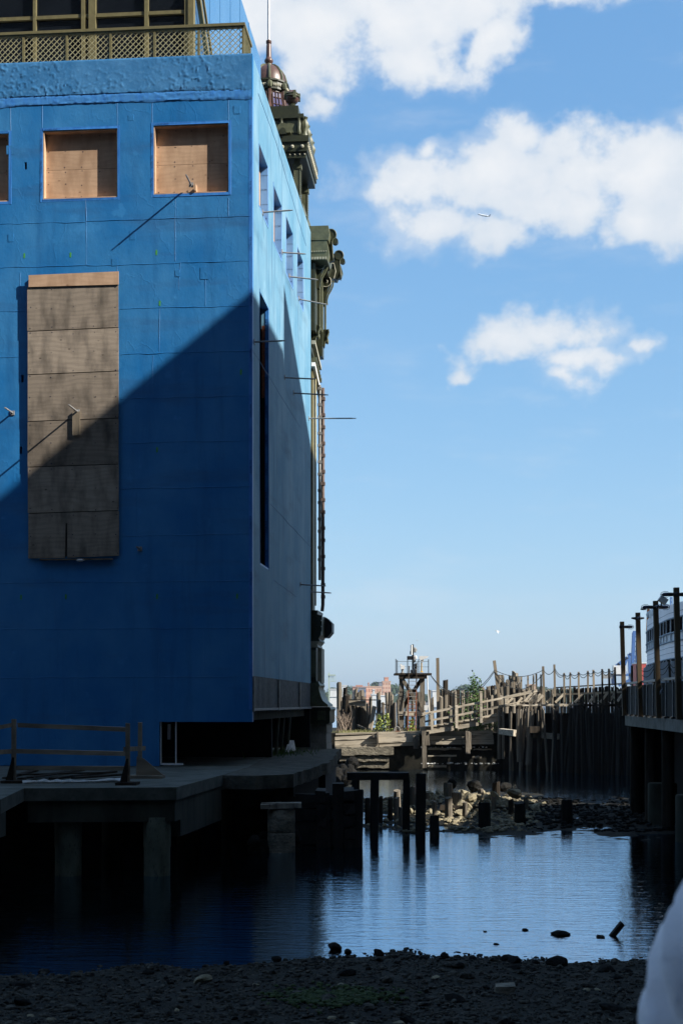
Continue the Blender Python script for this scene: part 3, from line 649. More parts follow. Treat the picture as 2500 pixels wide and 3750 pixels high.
# surveyor's spray marks
for px, py in ((89, 936), (258, 933), (573, 924), (585, 1110), (882, 1362), (575, 1647), (77, 2188), (241, 2186), (575, 2185), (868, 2184)):
    x, z = FF(px, py); mb = MB()
    mb.prism([(x - .025, z - .06 + random.uniform(-.02, .02)), (x + .02, z - .07), (x + .028, z + .05), (x + .01, z + .08), (x - .022, z + .06)], 'y', -.004, .001); bp('spray_mark', mb, 'green_mark')
# ribbed metal skirt under the side wall
mb = MB(); mb.box(-.1, -.06, .05, DEP - .05, 3.4, RB - .002); bp('skirt_sheet', mb, 'galvanised')
mb = MB(); mb.box(-.03, .03, 0, .075, 3.4, RB); rib = mesh_of(mb, 'galvanised')
for k in range(58): put('rib', rib, (-.032, .1 + k * .248, 0), parent=bb)
mb = MB(); mb.box(-.12, .035, .0, DEP - .02, 3.33, 3.4); bp('skirt_rail', mb, 'galvanised')
for w in (RF(1017, 2550)[0], RF(1094, 2550)[0], .04): mb = MB(); mb.box(0, .05, w, w + .09, 3.3, RB - .02); bp('skirt_post', mb, 'pipe_grey')
# the open bay under the front wall
mb = MB(); z0 = 1.86
for px in (585, 640): x = FF(px, 2700)[0]; mb.box(x, x + .03, .06, .1, z0, ZB)
x0 = FF(583, 2700)[0]; mb.box(x0 + .04, FF(668, 2700)[0], .05, .12, z0, z0 + .05); bp('bay_frame', mb, 'white_paint')
mb = MB(); x0, z1 = FF(598, 2653); x1, z0 = FF(611, 2711); mb.prism([(x0, z0), (x1 - .01, z0), (x1, z1), (x0 + .01, z1)], 'y', .5, .52); bp('paper_notice', mb, 'white_paint')
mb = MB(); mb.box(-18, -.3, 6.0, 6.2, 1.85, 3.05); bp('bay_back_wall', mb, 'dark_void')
for w, h in ((9.2, .06), (10.6, .05), (12.2, .07)): mb = MB(); mb.tube([(-.6, w, 1.83), (-.5, w + .1, 3.35)], h, 8); bp('pipe', mb, 'iron_green')
mb = MB(); mb.prism([(11.0, 1.84), (12.9, 1.84), (12.6, 1.98), (12.2, 2.22), (11.9, 2.05), (11.5, 2.1), (11.2, 1.95)], 'x', -.5, -.35); bp('spilled_plaster', mb, 'white_paint')

# ------------------------------------------------------------------ glass penthouse on the roof
gp = thing('glass_penthouse', 'glazed penthouse with olive frames behind the lattice railing on the roof', 'penthouse', (CX, CY, 0), rz=YAW)
def gpart(name, mb, mat, parent=gp, **k): return part(name, mb, mat, parent, world=False, **k)
W0 = 2.2; XR = -2.05; ZF = ZT - .5; ZH = 28.0
def GX(px):      # photograph x -> local x on the penthouse front
    k = (px - 1250.0) / FPX; return ((CY + cU * W0) * k - CX + sU * W0) / (cU - k * sU)
mull = [(688, 24), (536, 14), (338, 26), (305, 14), (127, 11), (-40, 20), (-220, 14), (-420, 24)]
edges = [XR] + [GX(p) for p, w in mull]
rows = [ZF + .002, EYE + (HZN - 16 + 8) / FPX * 40.3, 22.95 + 1.2, ZH]
zr = EYE + (HZN - 22) / FPX * 40.2
for i in range(len(mull)):
    a = edges[i + 1]; b = edges[i] if i else XR
    for z0, z1 in ((ZF, zr - .06), (zr + .06, ZH - .6)):
        mb = MB(); mb.box(a, b - .02, W0 + .08, W0 + .10, z0 + .01, z1); gpart('pane', mb, 'glass_dark')
for px, w in mull:
    x = GX(px); h = w * .0078 / 2
    mb = MB(); mb.box(x - h, x + h, W0 - .03 - .002 * (w > 15), W0 + .13, ZF, ZH); gpart('mullion', mb, 'olive_paint')
mb = MB(); mb.box(GX(-420), XR - .02, W0 + .0, W0 + .12, zr - .05, zr + .05); gpart('transom', mb, 'olive_paint')
mb = MB(); mb.box(XR - .12, XR + .04, W0 - .06, W0 + .2, ZF, ZH); gpart('corner_post', mb, 'olive_paint')
for w, d in ((3.4, .05), (5.0, .05), (6.8, .05), (8.8, .05), (10.8, .05), (12.8, .05)):
    mb = MB(); mb.box(XR - .03, XR + .01, w - d, w + d, ZF, ZH); gpart('side_joint', mb, 'glass_blue')
ws = [W0 + .21, 3.35, 4.95, 6.75, 8.75, 10.75, 12.75, 15.8]
for a, b in zip(ws, ws[1:]): mb = MB(); mb.box(XR - .04, XR - .005, a + .11, b, ZF, ZH); gpart('side_pane', mb, 'glass_blue')
mb = MB(); mb.beam((XR + .12, W0 - .1, ZF + 3.6), (XR + .12, 6.5, ZF + .3), .12, .22); mb.beam((XR + .2, W0 - .1, ZF + 3.9), (XR + .2, 6.9, ZF + .45), .06, .1); gpart('stair_stringer', mb, 'olive_paint')
mb = MB(); mb.box(GX(-420), XR - .05, W0 + .14, 15.8, ZH - .3, ZH); gpart('roof', mb, 'concrete')
mb = MB(); mb.box(GX(-420), XR - .3, W0 + 2.5, W0 + 2.6, ZF, ZH - .31); gpart('inner_wall', mb, 'dark_void')
# ------------------------------------------------------------------ lattice railing
lr = thing('lattice_railing', 'cream diamond lattice railing with dark rail along the blue parapet', 'railing', (CX, CY, 0), rz=YAW)
def lp(name, mb, mat, parent=lr, **k): return part(name, mb, mat, parent, world=False, **k)
RX = FF(884, 100)[0]; LZ0 = ZT + .02; LZ1 = EYE + (HZN - 86) / FPX * 38.4
def lattice(a, b, emit):
    mb = MB(); s = .155; h = LZ1 - LZ0 - .09
    for sg, dd in ((1, 0.0), (-1, .012)):
        t = a - h
        while t < b:
            lo = max(t, a); hi = min(t + h, b)
            if hi - lo > .03:
                if sg > 0: p0, p1 = (lo, LZ0 + lo - t), (hi, LZ0 + hi - t)
                else: p0, p1 = (lo, LZ0 + h - (lo - t)), (hi, LZ0 + h - (hi - t))
                mb.beam(emit(p0[0], dd, p0[1]), emit(p1[0], dd, p1[1]), .034, .010, up=emit(0, 1, 0) if False else (0, 0, 1))
            t += s
    return mb
step = 1.215; n = 8
for k in range(n):
    a = RX - (k + 1) * step; b = RX - k * step
    mb = lattice(a + .03, b - .03, lambda u, d, z: (u, .28 + d, z)); lp('lattice_panel', mb, 'lattice_paint')
    mb = MB(); mb.box(b - .03, b + .03, .25, .33, LZ0 - .02, LZ1 - .06); lp('baluster', mb, 'olive_paint')
for k in range(1):
    a = .28 + k * step
    mb = lattice(a + .03, a + step - .03, lambda u, d, z: (RX + d, u, z)); lp('lattice_panel', mb, 'lattice_paint')
    mb = MB(); mb.box(RX - .03, RX + .03, a + step - .03, a + step + .03, LZ0 - .02, LZ1 - .06); lp('baluster', mb, 'olive_paint')
mb = MB(); mb.box(RX - n * step, RX + .06, .22, .36, LZ1 - .055, LZ1 + .02); mb.box(RX - n * step, RX + .04, .24, .34, LZ1 - .10, LZ1 - .057)
mb.box(RX - .06, RX + .062, .361, 1.55, LZ1 - .055, LZ1 + .02); lp('top_rail', mb, 'olive_paint')

# ================================================================== ORNATE IRON FACADE BEYOND
oi_ = thing('iron_pier', 'ornate green cast-iron pier with scroll brackets and pipes beyond the blue wall', 'pier', (CX, CY, 0), rz=YAW)
def op(name, mb, mat, parent=oi_, smooth=False, **k): return part(name, mb, mat, parent, smooth, world=False, **k)
mb = MB(); mb.box(-3, -.06, 14.53, 16.6, 3.4, 21.0); op('pier_wall', mb, 'iron_green')
mb = MB(); mb.box(-2.5, -.3, 14.6, 18.4, 21.0, 22.1); mb.box(-2.5, -.12, 14.55, 16.9, 21.35, 21.6); op('attic_block', mb, 'iron_light')
def cornice(w0, w1, x0):
    mb = MB(); mb.prism([(-.2, 21.25), (x0 + .02, 21.25), (x0 + .06, 20.98), (x0 + .02, 20.72), (-.2, 20.72)], 'y', w0, w1); op('cornice_block', mb, 'iron_light')
    mb = MB(); mb.prism([(-.2, 20.71), (x0 - .04, 20.71), (x0 + .04, 20.22), (x0 - .02, 19.98), (-.2, 19.98)], 'y', w0 + .02, w1); op('cornice_fascia', mb, 'iron_light')
    mb = MB()
    for k in range(7): mb.ball((.02 + k * .09, w0 - .0, 20.3), .022, 6)
    op('rivet_row', mb, 'iron_cream', kind='stuff')
cornice(14.62, 15.9, .62)
def volute(w, x, z, s=1.0):
    mb = MB(); t = .22
    def cyl(cx, cz, r):
        n = 20; mb.prism([(cx + r * math.cos(6.283 * k / n), cz + r * math.sin(6.283 * k / n)) for k in range(n)], 'y', w, w + t)
    cyl(x, z, .21 * s); cyl(x + .17 * s, z - .26 * s, .125 * s)
    o = op('volute', mb, 'iron_green')
    mb = MB(); mb.prism([(x - .5 * s, z + .02), (x - .18 * s, z + .1), (x + .02 * s, z - .16), (x + .08 * s, z - .7 * s), (x + .12 * s, z - 1.05 * s), (x - .12 * s, z - 1.12 * s), (x - .4 * s, z - .9 * s)], 'y', w + .03, w + t - .03); op('volute_plate', mb, 'iron_green')
    mb = MB(); n = 14; mb.tube([(x + .22 * s * math.cos(a), w - .005, z + .22 * s * math.sin(a)) for a in np.linspace(2.6, -1.2, n)] + [(x + .05 * s, w - .005, z - .3 * s), (x + .1 * s, w - .005, z - .95 * s)], .022, 6); op('bead', mb, 'iron_light', smooth=True)
volute(15.2, .68, 21.1, .92); volute(17.2, .80, 20.95, .82)
def scroll(w, x, z, r=.21):
    mb = MB(); n = 20; t = .3
    mb.prism([(x + r * math.cos(6.283 * k / n), z + r * math.sin(6.283 * k / n)) for k in range(n)], 'y', w, w + t); op('scroll', mb, 'iron_green')
    mb = MB(); mb.tube([(x + (r - .0) * math.cos(a), w - .012, z + (r - .0) * math.sin(a)) for a in np.linspace(.9, -3.3, 18)], .02, 6)
    mb.tube([(x + .07 * math.cos(a), w - .012, z + .07 * math.sin(a)) for a in np.linspace(1.6, -1.6, 9)], [.008, .016, .022, .024, .024, .024, .022, .016, .008], 6); op('scroll_bead', mb, 'iron_cream', smooth=True)
    for dx, rr in ((0, .035), (.08, .03)):
        mb = MB(); q = [(x + r + dx, z + .05), (x + r + dx - .02, z - .15), (x + r + dx - .10, z - .33), (x + r + dx - .2, z - .5), (x + r + dx - .25, z - .7), (x + r + dx - .24, z - .85)]
        mb.tube([(a, w + .1, b) for a, b in q], rr, 6); op('bracket_strap', mb, 'iron_light', smooth=True)
    mb = MB(); mb.prism([(-.1, z + .5), (x + .35, z + .5), (x + .35, z + .28), (x + .18, z), (x + .05, z - .35), (x - .02, z - .9), (-.1, z - .9)], 'y', w + .06, w + .28); op('bracket_plate', mb, 'iron_green')
scroll(15.3, .25, 20.05); scroll(17.0, .31, 19.88)
mb = MB(); mb.prism([(.3, 20.5), (.6, 20.45), (.64, 20.2), (.55, 20.05), (.3, 20.05)], 'y', 15.6, 16.2); mb.prism([(.3, 20.72), (.78, 20.72), (.84, 20.35), (.7, 20.05), (.35, 20.1)], 'y', 17.1, 17.8); mb.prism([(-.1, 20.6), (.5, 20.6), (.55, 20.3), (.45, 20.0), (-.1, 20.0)], 'y', 16.25, 17.05); op('bracket_soffit', mb, 'iron_green')
mb = MB(); mb.prism([(.78, 20.70), (.86, 20.62), (.94, 20.34), (.86, 20.08), (.76, 20.12)], 'y', 17.3, 17.6); op('leaf_drop', mb, 'iron_light')
for w, xx in ((15.62, .5), (17.12, .62)):
    mb = MB(); mb.tube([(-.05, w - .03, 20.62), (xx, w - .03, 20.6), (xx + .07, w - .03, 20.3), (xx, w - .03, 20.02)], .022, 6); op('soffit_bead', mb, 'iron_cream', smooth=True)
for k in range(6): mb = MB(); mb.box(.02 + k * .1, .08 + k * .1, 14.56, 14.62, 19.99, 20.08); op('fascia_dentil', mb, 'iron_cream')
# long panel with beads, stepped pendants
mb = MB(); mb.box(-.059, .14, 14.7, 15.5, 17.4, 19.9); op('panel', mb, 'iron_green')
mb = MB(); mb.tube([(.22, 15.6, 19.3), (.22, 15.6, 17.75), (.26, 15.6, 17.62)], .035, 6); op('panel_bead', mb, 'iron_light', smooth=True); mb = MB(); mb.tube([(.29, 15.75, 19.3), (.29, 15.75, 17.6)], .035, 6); op('panel_bead', mb, 'iron_light', smooth=True); mb = MB(); mb.tube([(.30, 16.95, 19.0), (.30, 16.95, 17.6)], .04, 6); op('panel_bead', mb, 'iron_light', smooth=True)
mb = MB(); mb.box(-.2, .22, 16.62, 17.2, 16.9, 19.9); op('rear_panel', mb, 'iron_green')
def pendant(w, x, z, s=1.0):
    mb = MB(); mb.prism([(-.05, z), (x, z), (x + .03, z - .12 * s), (x - .03, z - .25 * s), (x - .02, z - .4 * s), (x - .13, z - .48 * s), (x - .14, z - .62 * s), (x - .24, z - .66 * s), (x - .25, z - .8 * s), (-.05, z - .8 * s)], 'y', w, w + .3); op('pendant', mb, 'iron_green')
    mb = MB(); mb.tube([(x + .02, w - .01, z), (x + .04, w - .01, z - .12 * s), (x - .02, w - .01, z - .26 * s), (x - .01, w - .01, z - .4 * s), (x - .12, w - .01, z - .48 * s), (x - .13, w - .01, z - .62 * s)], .03, 6); mb.ball((x - .02, w + .1, z - .42 * s), .08, 8, .7, 1, 1.6); op('pendant_bead', mb, 'iron_light', smooth=True)
pendant(15.3, .22, 17.75); pendant(16.9, .40, 18.0, 1.05)
mb = MB(); mb.prism([(14.6, 17.0), (16.9, 16.55), (16.9, 16.42), (14.6, 16.86)], 'x', .02, .16); op('sloping_band', mb, 'iron_cream')
for k in range(7): mb = MB(); mb.box(.03, .19, 14.8 + k * .3, 14.9 + k * .3, 16.25 - k * .06, 16.42 - k * .06); op('dentil', mb, 'iron_light')
mb = MB(); mb.beam((.09, 14.55, 16.1), (.12, 16.9, 15.35), .14, .16); op('white_brace', mb, 'white_paint')
# strips and pipes
mb = MB(); mb.box(-.059, .05, 14.7, 15.2, 7.0, 16.0); op('pilaster_strip', mb, 'olive_paint')
mb = MB(); mb.tube([(.09, 15.35, 16.0), (.09, 15.35, 7.2)], .03, 8); op('half_round', mb, 'lattice_paint', smooth=True)
mb = MB(); mb.tube([(.20, 15.8, 15.6), (.20, 15.8, 8.2)], .05, 8); gpipe = op('grey_pipe', mb, 'pipe_grey', smooth=True)
mb = MB(); mb.tube([(.27, 16.3, 15.6), (.27, 16.3, 7.3), (.24, 16.3, 7.05)], .068, 10); bpipe = op('brown_pipe', mb, 'pipe_brown', smooth=True)
for k in range(11):
    for dz in (0, .62):
        z = 15.0 - k * .82 * 1.32 + (dz if k % 1 == 0 else 0) - .5
        if z > 7.3: mb = MB(); mb.box(.2, .36, 16.22, 16.38, z, z + .12); op('pipe_clamp', mb, 'pipe_brown', bpipe)
        if z > 8.4: mb = MB(); mb.box(.13, .27, 15.74, 15.86, z + .3, z + .4); op('pipe_clamp', mb, 'pipe_grey', gpipe)
# foot of the pier
mb = MB(); mb.prism([(-.2, 7.0), (.22, 7.0), (.2, 6.85), (.34, 6.8), (.34, 6.1), (.25, 5.95), (.3, 5.85), (-.2, 5.85)], 'y', 14.9, 16.9); op('keystone_block', mb, 'iron_green')
mb = MB()
for z in (6.2, 6.42, 6.64): mb.box(.12, .38, 14.86, 14.91, z, z + .17)
op('block_facet', mb, 'iron_green')
mb = MB(); mb.prism([(.3, 6.85), (.42, 6.8), (.62, 6.6), (.62, 6.25), (.45, 6.05), (.3, 6.05)], 'y', 16.3, 17.2); op('boss', mb, 'black_metal')
mb = MB(); mb.prism([(-.2, 5.84), (.3, 5.84), (.2, 5.72), (.24, 5.62), (-.2, 5.62)], 'y', 14.85, 16.6); op('cream_moulding', mb, 'iron_cream')
mb = MB(); mb.box(-.1, .18, 14.75, 15.6, 4.35, 5.6); op('pedestal', mb, 'iron_green')
mb = MB(); mb.box(-.02, .17, 14.70, 14.74, 4.5, 5.5); op('pedestal_panel', mb, 'iron_light')
mb = MB(); mb.box(.16, .30, 15.6, 16.6, 4.3, 5.6); op('pedestal_side', mb, 'iron_cream')
mb = MB(); mb.prism([(-.2, 4.34), (.24, 4.34), (.3, 4.2), (.26, 4.1), (.3, 3.95), (.34, 3.8), (.42, 3.62), (.6, 3.48), (.62, 3.4), (-.2, 3.4)], 'y', 14.8, 16.8); op('base_moulding', mb, 'iron_light', smooth=True)
mb = MB(); mb.prism([(-.3, 3.39), (.66, 3.39), (.70, 3.3), (.66, 3.22), (.66, 2.82), (.6, 2.76), (-.3, 2.76)], 'y', 15.0, 17.0); op('plinth', mb, 'iron_green')
mb = MB(); mb.box(.2, .5, 14.96, 14.999, 2.9, 3.25); op('plinth_panel', mb, 'iron_light')
for z0, z1, dx in ((1.3, 2.02, .0), (2.03, 2.4, -.015), (2.41, 2.75, .01)):
    mb = MB(); mb.box(-1.0, .52 + dx, 15.2, 17.4, z0, z1, .012); op('granite_block', mb, 'concrete')

# cupola tower of the iron facade
ct_ = thing('cupola_tower', 'green iron tower with domed brown cupola, ball finial and riveted columns above the blue wall', 'tower', (CX, CY, 0), rz=YAW)
def cp(name, mb, mat, parent=ct_, smooth=False, **k): return part(name, mb, mat, parent, smooth, world=False, **k)
TX0, TY0, HW = -2.84, 23.7, 1.9
mb = MB(); mb.box(TX0 - HW - .5, TX0 + 1.55, 21.0, 26.2, 19.5, 21.6); mb.box(TX0 - HW, TX0 + 1.2, TY0 - 1.2, TY0 + 1.2, 21.6, 23.4); mb.box(TX0 - 1.0, TX0 + 1.0, TY0 - 1.0, TY0 + 1.0, 23.4, 26.6); cp('core', mb, 'iron_green')
for sx in (-1, 1):
    for sy in (-1, 1):
        x = TX0 + sx * 1.42; y = TY0 + sy * 1.42
        mb = MB(); mb.box(x - .13, x + .13, y - .13, y + .13, 21.6, 26.6); mb.box(x - .19, x + .19, y - .16, y + .16, 26.25, 26.45); col = cp('column', mb, 'iron_light')
        if sx > 0 or sy < 0:
            mb = MB()
            for i in range(60):
                z = 21.7 + i * .08
                for dx, dy in ((-.13, -.14), (.13, -.14), (.14, .13)): mb.ball((x + dx, y + dy, z), .026, 5)
            cp('rivets', mb, 'iron_light', col, kind='stuff')
mb = MB(); mb.box(TX0 - HW, TX0 + HW, TY0 - HW, TY0 + HW, 26.85, 27.25); mb.box(TX0 - HW + .06, TX0 + HW - .06, TY0 - HW + .06, TY0 + HW - .06, 26.6, 26.849); mb.box(TX0 - HW - .06, TX0 + HW + .06, TY0 - HW - .06, TY0 + HW + .06, 27.25, 27.5); crn = cp('tower_cornice', mb, 'iron_green')
mb = MB()
for k in range(5): mb.ball((TX0 + HW - .22 - k * .42, TY0 - HW - .01, 27.05), .085, 8)
for k in range(14): mb.ball((TX0 + HW - .12 - k * .21, TY0 - HW + .05, 26.74), .036, 6)
for k in range(18): mb.ball((TX0 + HW + .01, TY0 - HW + .1 + k * .21, 27.05), .07, 6); mb.ball((TX0 + HW + .02, TY0 - HW + .05 + k * .21, 27.2), .05, 6)
cp('studs', mb, 'iron_cream', crn, smooth=True, kind='stuff')
A = 1.62
mb = MB(); mb.box(TX0 - A, TX0 + A, TY0 - A, TY0 + A, 27.5, 28.35); mb.box(TX0 - A - .12, TX0 + A + .1, TY0 - A - .1, TY0 + A + .1, 28.35, 28.52); mb.box(TX0 - A + .1, TX0 + A - .15, TY0 - A + .1, TY0 + A - .1, 28.52, 28.95); mb.box(TX0 - A - .04, TX0 + A + .04, TY0 - A - .04, TY0 + A + .04, 27.502, 27.66); att = cp('attic', mb, 'iron_green')
for x in (TX0 + A - .62, TX0 + A - 1.45): mb = MB(); mb.box(x, x + .42, TY0 - A - .02, TY0 - A + .01, 27.75, 28.25); cp('attic_panel', mb, 'iron_light', att)
for x in (TX0 + A - .1, TX0 + A - .85, TX0 + A - 1.6): mb = MB(); mb.lathe((x, TY0 - A - .03, 27.66), [(.05, 0), (.09, .1), (.06, .25), (.08, .45), (.05, .6), (.09, .7)], 8); cp('baluster', mb, 'iron_light', att, smooth=True)
mb = MB(); n = 14; mb.prism([(TX0 + A - .75 + .34 * math.cos(a), 27.62 + .42 * math.sin(a)) for a in np.linspace(0, math.pi, n)], 'y', TY0 - HW - .1, TY0 - HW + .2); cp('arched_crest', mb, 'iron_light', crn)
mb = MB(); mb.prism([(TX0 + A - .75 + .15 * math.cos(a), 27.55 + .28 * math.sin(a)) for a in np.linspace(0, math.pi, n)], 'y', TY0 - HW - .13, TY0 - HW - .101); cp('crest_niche', mb, 'iron_green', crn)
for k in range(4):
    mb = MB(); mb.lathe((TX0 + A + .1, TY0 - A + .3 + k * .9, 27.5), [(.1, 0), (.17, .15), (.1, .35), (.16, .55), (.2, .7), (.1, .9), (.15, 1.0)], 8); cp('urn', mb, 'iron_light', att, smooth=True)
bx, by = TX0 + 1.17, TY0 - 1.2
mb = MB(); mb.lathe((bx, by, 28.95), [(.22, 0), (.24, .06), (.14, .12), (.16, .18)], 10); cp('ball_base', mb, 'iron_green')
mb = MB(); mb.ball((bx, by, 29.42), .31, 16); bl = cp('ball_finial', mb, 'iron_brown', smooth=True)
mb = MB()
for r_, z in ((.325, 0), (.30, .1)): mb.tube([(bx + r_ * math.cos(a), by + r_ * math.sin(a), 29.42 + z) for a in np.linspace(0, 6.283, 21)], .03, 6)
for a in (0.4, 2.0, 3.6, 5.2): mb.box(bx + .3 * math.cos(a) - .06, bx + .3 * math.cos(a) + .06, by + .3 * math.sin(a) - .06, by + .3 * math.sin(a) + .06, 29.3, 29.62)
cp('ball_band', mb, 'iron_light', bl)
# the cupola itself
D = (TX0, TY0, 28.95)
mb = MB(); mb.lathe(D, [(1.15, 0), (1.02, .12), (.88, .4), (.80, .75), (.77, 1.05)], 16); cp('drum', mb, 'iron_green', smooth=True)
mb = MB(); mb.lathe(D, [(.80, 1.05), (.86, 1.1), (.84, 1.4), (.9, 1.45), (.9, 1.52), (.78, 1.56)], 16); bnd = cp('drum_band', mb, 'iron_green')
mb = MB(); prof = [(.76, 1.56), (.74, 1.75), (.66, 2.0), (.52, 2.2), (.34, 2.34), (.15, 2.40)]; mb.lathe(D, prof, 24); cp('dome', mb, 'iron_brown', smooth=True)
for k in range(8):
    a = 2 * math.pi * k / 8 + .18
    mb = MB(); mb.tube([(D[0] + (r + .015) * math.cos(a), D[1] + (r + .015) * math.sin(a), D[2] + z) for r, z in prof], .055, 6); cp('dome_rib', mb, 'iron_light', smooth=True)
    mb = MB(); mb.tube([(D[0] + r * math.cos(a), D[1] + r * math.sin(a), D[2] + z) for r, z in ((1.2, 0), (1.05, .15), (.9, .42), (.84, .75), (.82, 1.05))], .09, 6); cp('drum_rib', mb, 'iron_brown', smooth=True)
    mb = MB(); mb.ball((D[0] + .9 * math.cos(a), D[1] + .9 * math.sin(a), D[2] + 1.25), .13, 6, 1, 1, 1.4); cp('rosette', mb, 'iron_light', smooth=True)
    b = a + math.pi / 8
    mb = MB()
    for i in range(5):
        c_ = b + (i - 2) * .09; mb.ball((D[0] + .86 * math.cos(c_), D[1] + .86 * math.sin(c_), D[2] + 1.26), .035, 6, 1, 1, 2.2)
    cp('band_dentil', mb, 'iron_cream', bnd, smooth=True, kind='stuff')
    g = MB(); fr = MB(); q = [(1.03, .14), (.93, .38), (.85, .7), (.82, .95)]
    for (r0, z0), (r1, z1) in zip(q, q[1:]):
        vs_ = []
        for (r, z) in ((r0, z0), (r1, z1)):
            for t in (-.24, .24): vs_.append((D[0] + (r + .03) * math.cos(b + t), D[1] + (r + .03) * math.sin(b + t), D[2] + z))
        g.add(vs_, [(0, 1, 3, 2)])
    for t in (-.24, -.08, .08, .24): fr.tube([(D[0] + (r + .04) * math.cos(b + t), D[1] + (r + .04) * math.sin(b + t), D[2] + z) for r, z in q], .018, 5)
    for r, z in q: fr.tube([(D[0] + (r + .04) * math.cos(b + t), D[1] + (r + .04) * math.sin(b + t), D[2] + z) for t in (-.24, 0, .24)], .018, 5)
    w_ = cp('cupola_window', fr, 'iron_brown'); cp('pane', g, 'cupola_glass', w_)
mb = MB(); mb.lathe(D, [(.16, 2.36), (.17, 2.44), (.13, 2.5), (.19, 2.58), (.19, 2.66), (.13, 2.74), (.12, 2.8), (.105, 3.3), (.09, 3.36), (.12, 3.4), (.12, 3.5), (.07, 3.54)], 12); cp('finial', mb, 'iron_brown', smooth=True)
mb = MB(); mb.tube([(D[0], D[1], D[2] + 3.5), (D[0], D[1], D[2] + 9.5)], [.062, .05], 10); cp('flagpole', mb, 'steel_pole', smooth=True)
# ================================================================== NEAR WHARF
DK = 1.82
dpoly = [(-20, 22.0), (-6.07, 25.3), (-6.39, 28.6), (-3.36, 28.94), (-2.83, 34.0), (-2.5, 38.2), (-2.3, 54), (-20, 58)]
wf = thing('concrete_wharf', 'low concrete wharf deck with heavy edge beam and round columns below the blue wall', 'wharf', (-4, 32, 0))
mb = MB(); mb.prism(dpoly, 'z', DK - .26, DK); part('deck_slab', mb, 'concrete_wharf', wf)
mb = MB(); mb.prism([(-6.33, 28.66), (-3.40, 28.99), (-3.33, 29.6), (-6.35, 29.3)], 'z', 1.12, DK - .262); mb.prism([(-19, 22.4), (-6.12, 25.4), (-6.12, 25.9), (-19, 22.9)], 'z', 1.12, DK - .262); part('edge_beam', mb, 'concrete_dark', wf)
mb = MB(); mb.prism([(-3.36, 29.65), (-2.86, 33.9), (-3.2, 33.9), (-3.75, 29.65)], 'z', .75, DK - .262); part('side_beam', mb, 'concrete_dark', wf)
for px in (250, 575, -120):
    c = PW(px, 3206); mb = MB(); mb.lathe((c.x, c.y, -1.0), [(.27, 0), (.27, 1.55), (.28, 1.6), (.28, 2.2)], 20); part('column', mb, 'column_concrete', wf, smooth=True)
for x, y in ((-5.8, 36), (-3.9, 36), (-1.5, 40), (-1.0, 46), (-3.2, 41)): mb = MB(); mb.lathe((x, y, -1.0), [(.27, 0), (.27, DK + .73)], 12); part('column', mb, 'concrete_dark', wf, smooth=True)
mb = MB(); mb.prism([(-19, 44.0), (-.5, 44.0), (-.2, 53.0), (-19, 53)], 'z', -.8, DK - .27); part('rear_bulkhead', mb, 'dark_void', wf)
led = []
ed = [(-2.82, 34.02), (-2.07, 33.7), (-1.15, 34.5), (-.35, 41.6), (.0, 53.6)]
for (x0, y0), (x1, y1) in zip(ed, ed[1:]):
    n = max(2, int(math.hypot(x1 - x0, y1 - y0) / .35)); led += [(x0 + (x1 - x0) * i / n + random.uniform(-.09, .05), y0 + (y1 - y0) * i / n + random.uniform(-.07, .07)) for i in range(n)]
led += [(0, 53.6), (-2.29, 54), (-2.49, 38.2)]
mb = MB(); mb.prism(led, 'z', DK - .34, DK - .012); part('broken_ledge', mb, 'ledge', wf)
mb = MB(); mb.prism([(-2.7, 35.2), (-1.2, 35.3), (-.75, 41.8), (-.5, 53.4), (-2.2, 53.4)], 'z', -.6, DK - .35); part('ledge_fill', mb, 'rock_wet_shaded', wf)
# round concrete pile with a rotten timber cap at the right of the wharf
rp = thing('round_pile', 'stout round concrete pile with rotten timber cap at the right end of the wharf', 'pile', (-1.43, 33.8, -.5))
mb = MB(); mb.lathe((-1.43, 33.75, -.5), [(.34, 0), (.33, .95), (.31, .96), (.33, 1.0), (.33, 1.48), (.3, 1.52)], 22); part('pile_shaft', mb, 'stone', rp, smooth=True)
mb = MB()
for k in range(4): mb.beam((-1.9, 33.5 + k * .16, 1.09 + random.uniform(-.02, .03)), (-1.05 + random.uniform(-.1, .1), 33.5 + k * .16, 1.12), .13, .1, j=.02)
part('timber_cap', mb, 'timber', rp)
# wooden guard railing on the wharf
gr = thing('guard_railing', 'makeshift wooden guard rail with three horizontal boards on the concrete wharf', 'railing', (-5, 30.2, DK))
def post(px, y0, y1, Y, w=.09):
    a = P(px, y0, Y); b = P(px, y1, Y); b.z = DK; mb = MB(); mb.beam(a, b, w, w, up=(0, 1, 0), j=.006); return part('post', mb, 'rail_wood', gr)
post(51, 2635, 2867, 30.6); post(468, 2649, 2875, 29.9); post(513, 2646, 2850, 32.5)
for a, b, c, d in ((66, 2656, 464, 2672), (60, 2751, 464, 2761), (60, 2813, 458, 2815)):
    mb = MB(); mb.beam(P(a, b, 30.58), P(c, d, 29.9), .04, .095, j=.006); part('rail', mb, 'rail_wood', gr)
for a, b, c, d in ((-90, 2680, 48, 2655), (-90, 2760, 48, 2752)): mb = MB(); mb.beam(P(a, b, 29.2), P(c, d, 30.62), .04, .09, j=.006); part('rail', mb, 'rail_wood', gr)
mb = MB(); mb.beam(P(455, 2745, 29.75), P(530, 2741, 32.4), .04, .1); part('rail', mb, 'rail_wood', gr)
for px, py, Y in ((51, 2867, 30.55), (468, 2875, 29.85)):
    c = P(px, py, Y); mb = MB(); mb.box(c.x - .22, c.x + .22, Y - .3, Y + .25, DK, DK + .06, .006); mb.prism([(c.x - .16, DK + .06), (c.x + .0, DK + .06), (c.x + .02, DK + .55), (c.x - .02, DK + .55)], 'y', Y - .08, Y - .05); part('foot', mb, 'timber_dark', gr)
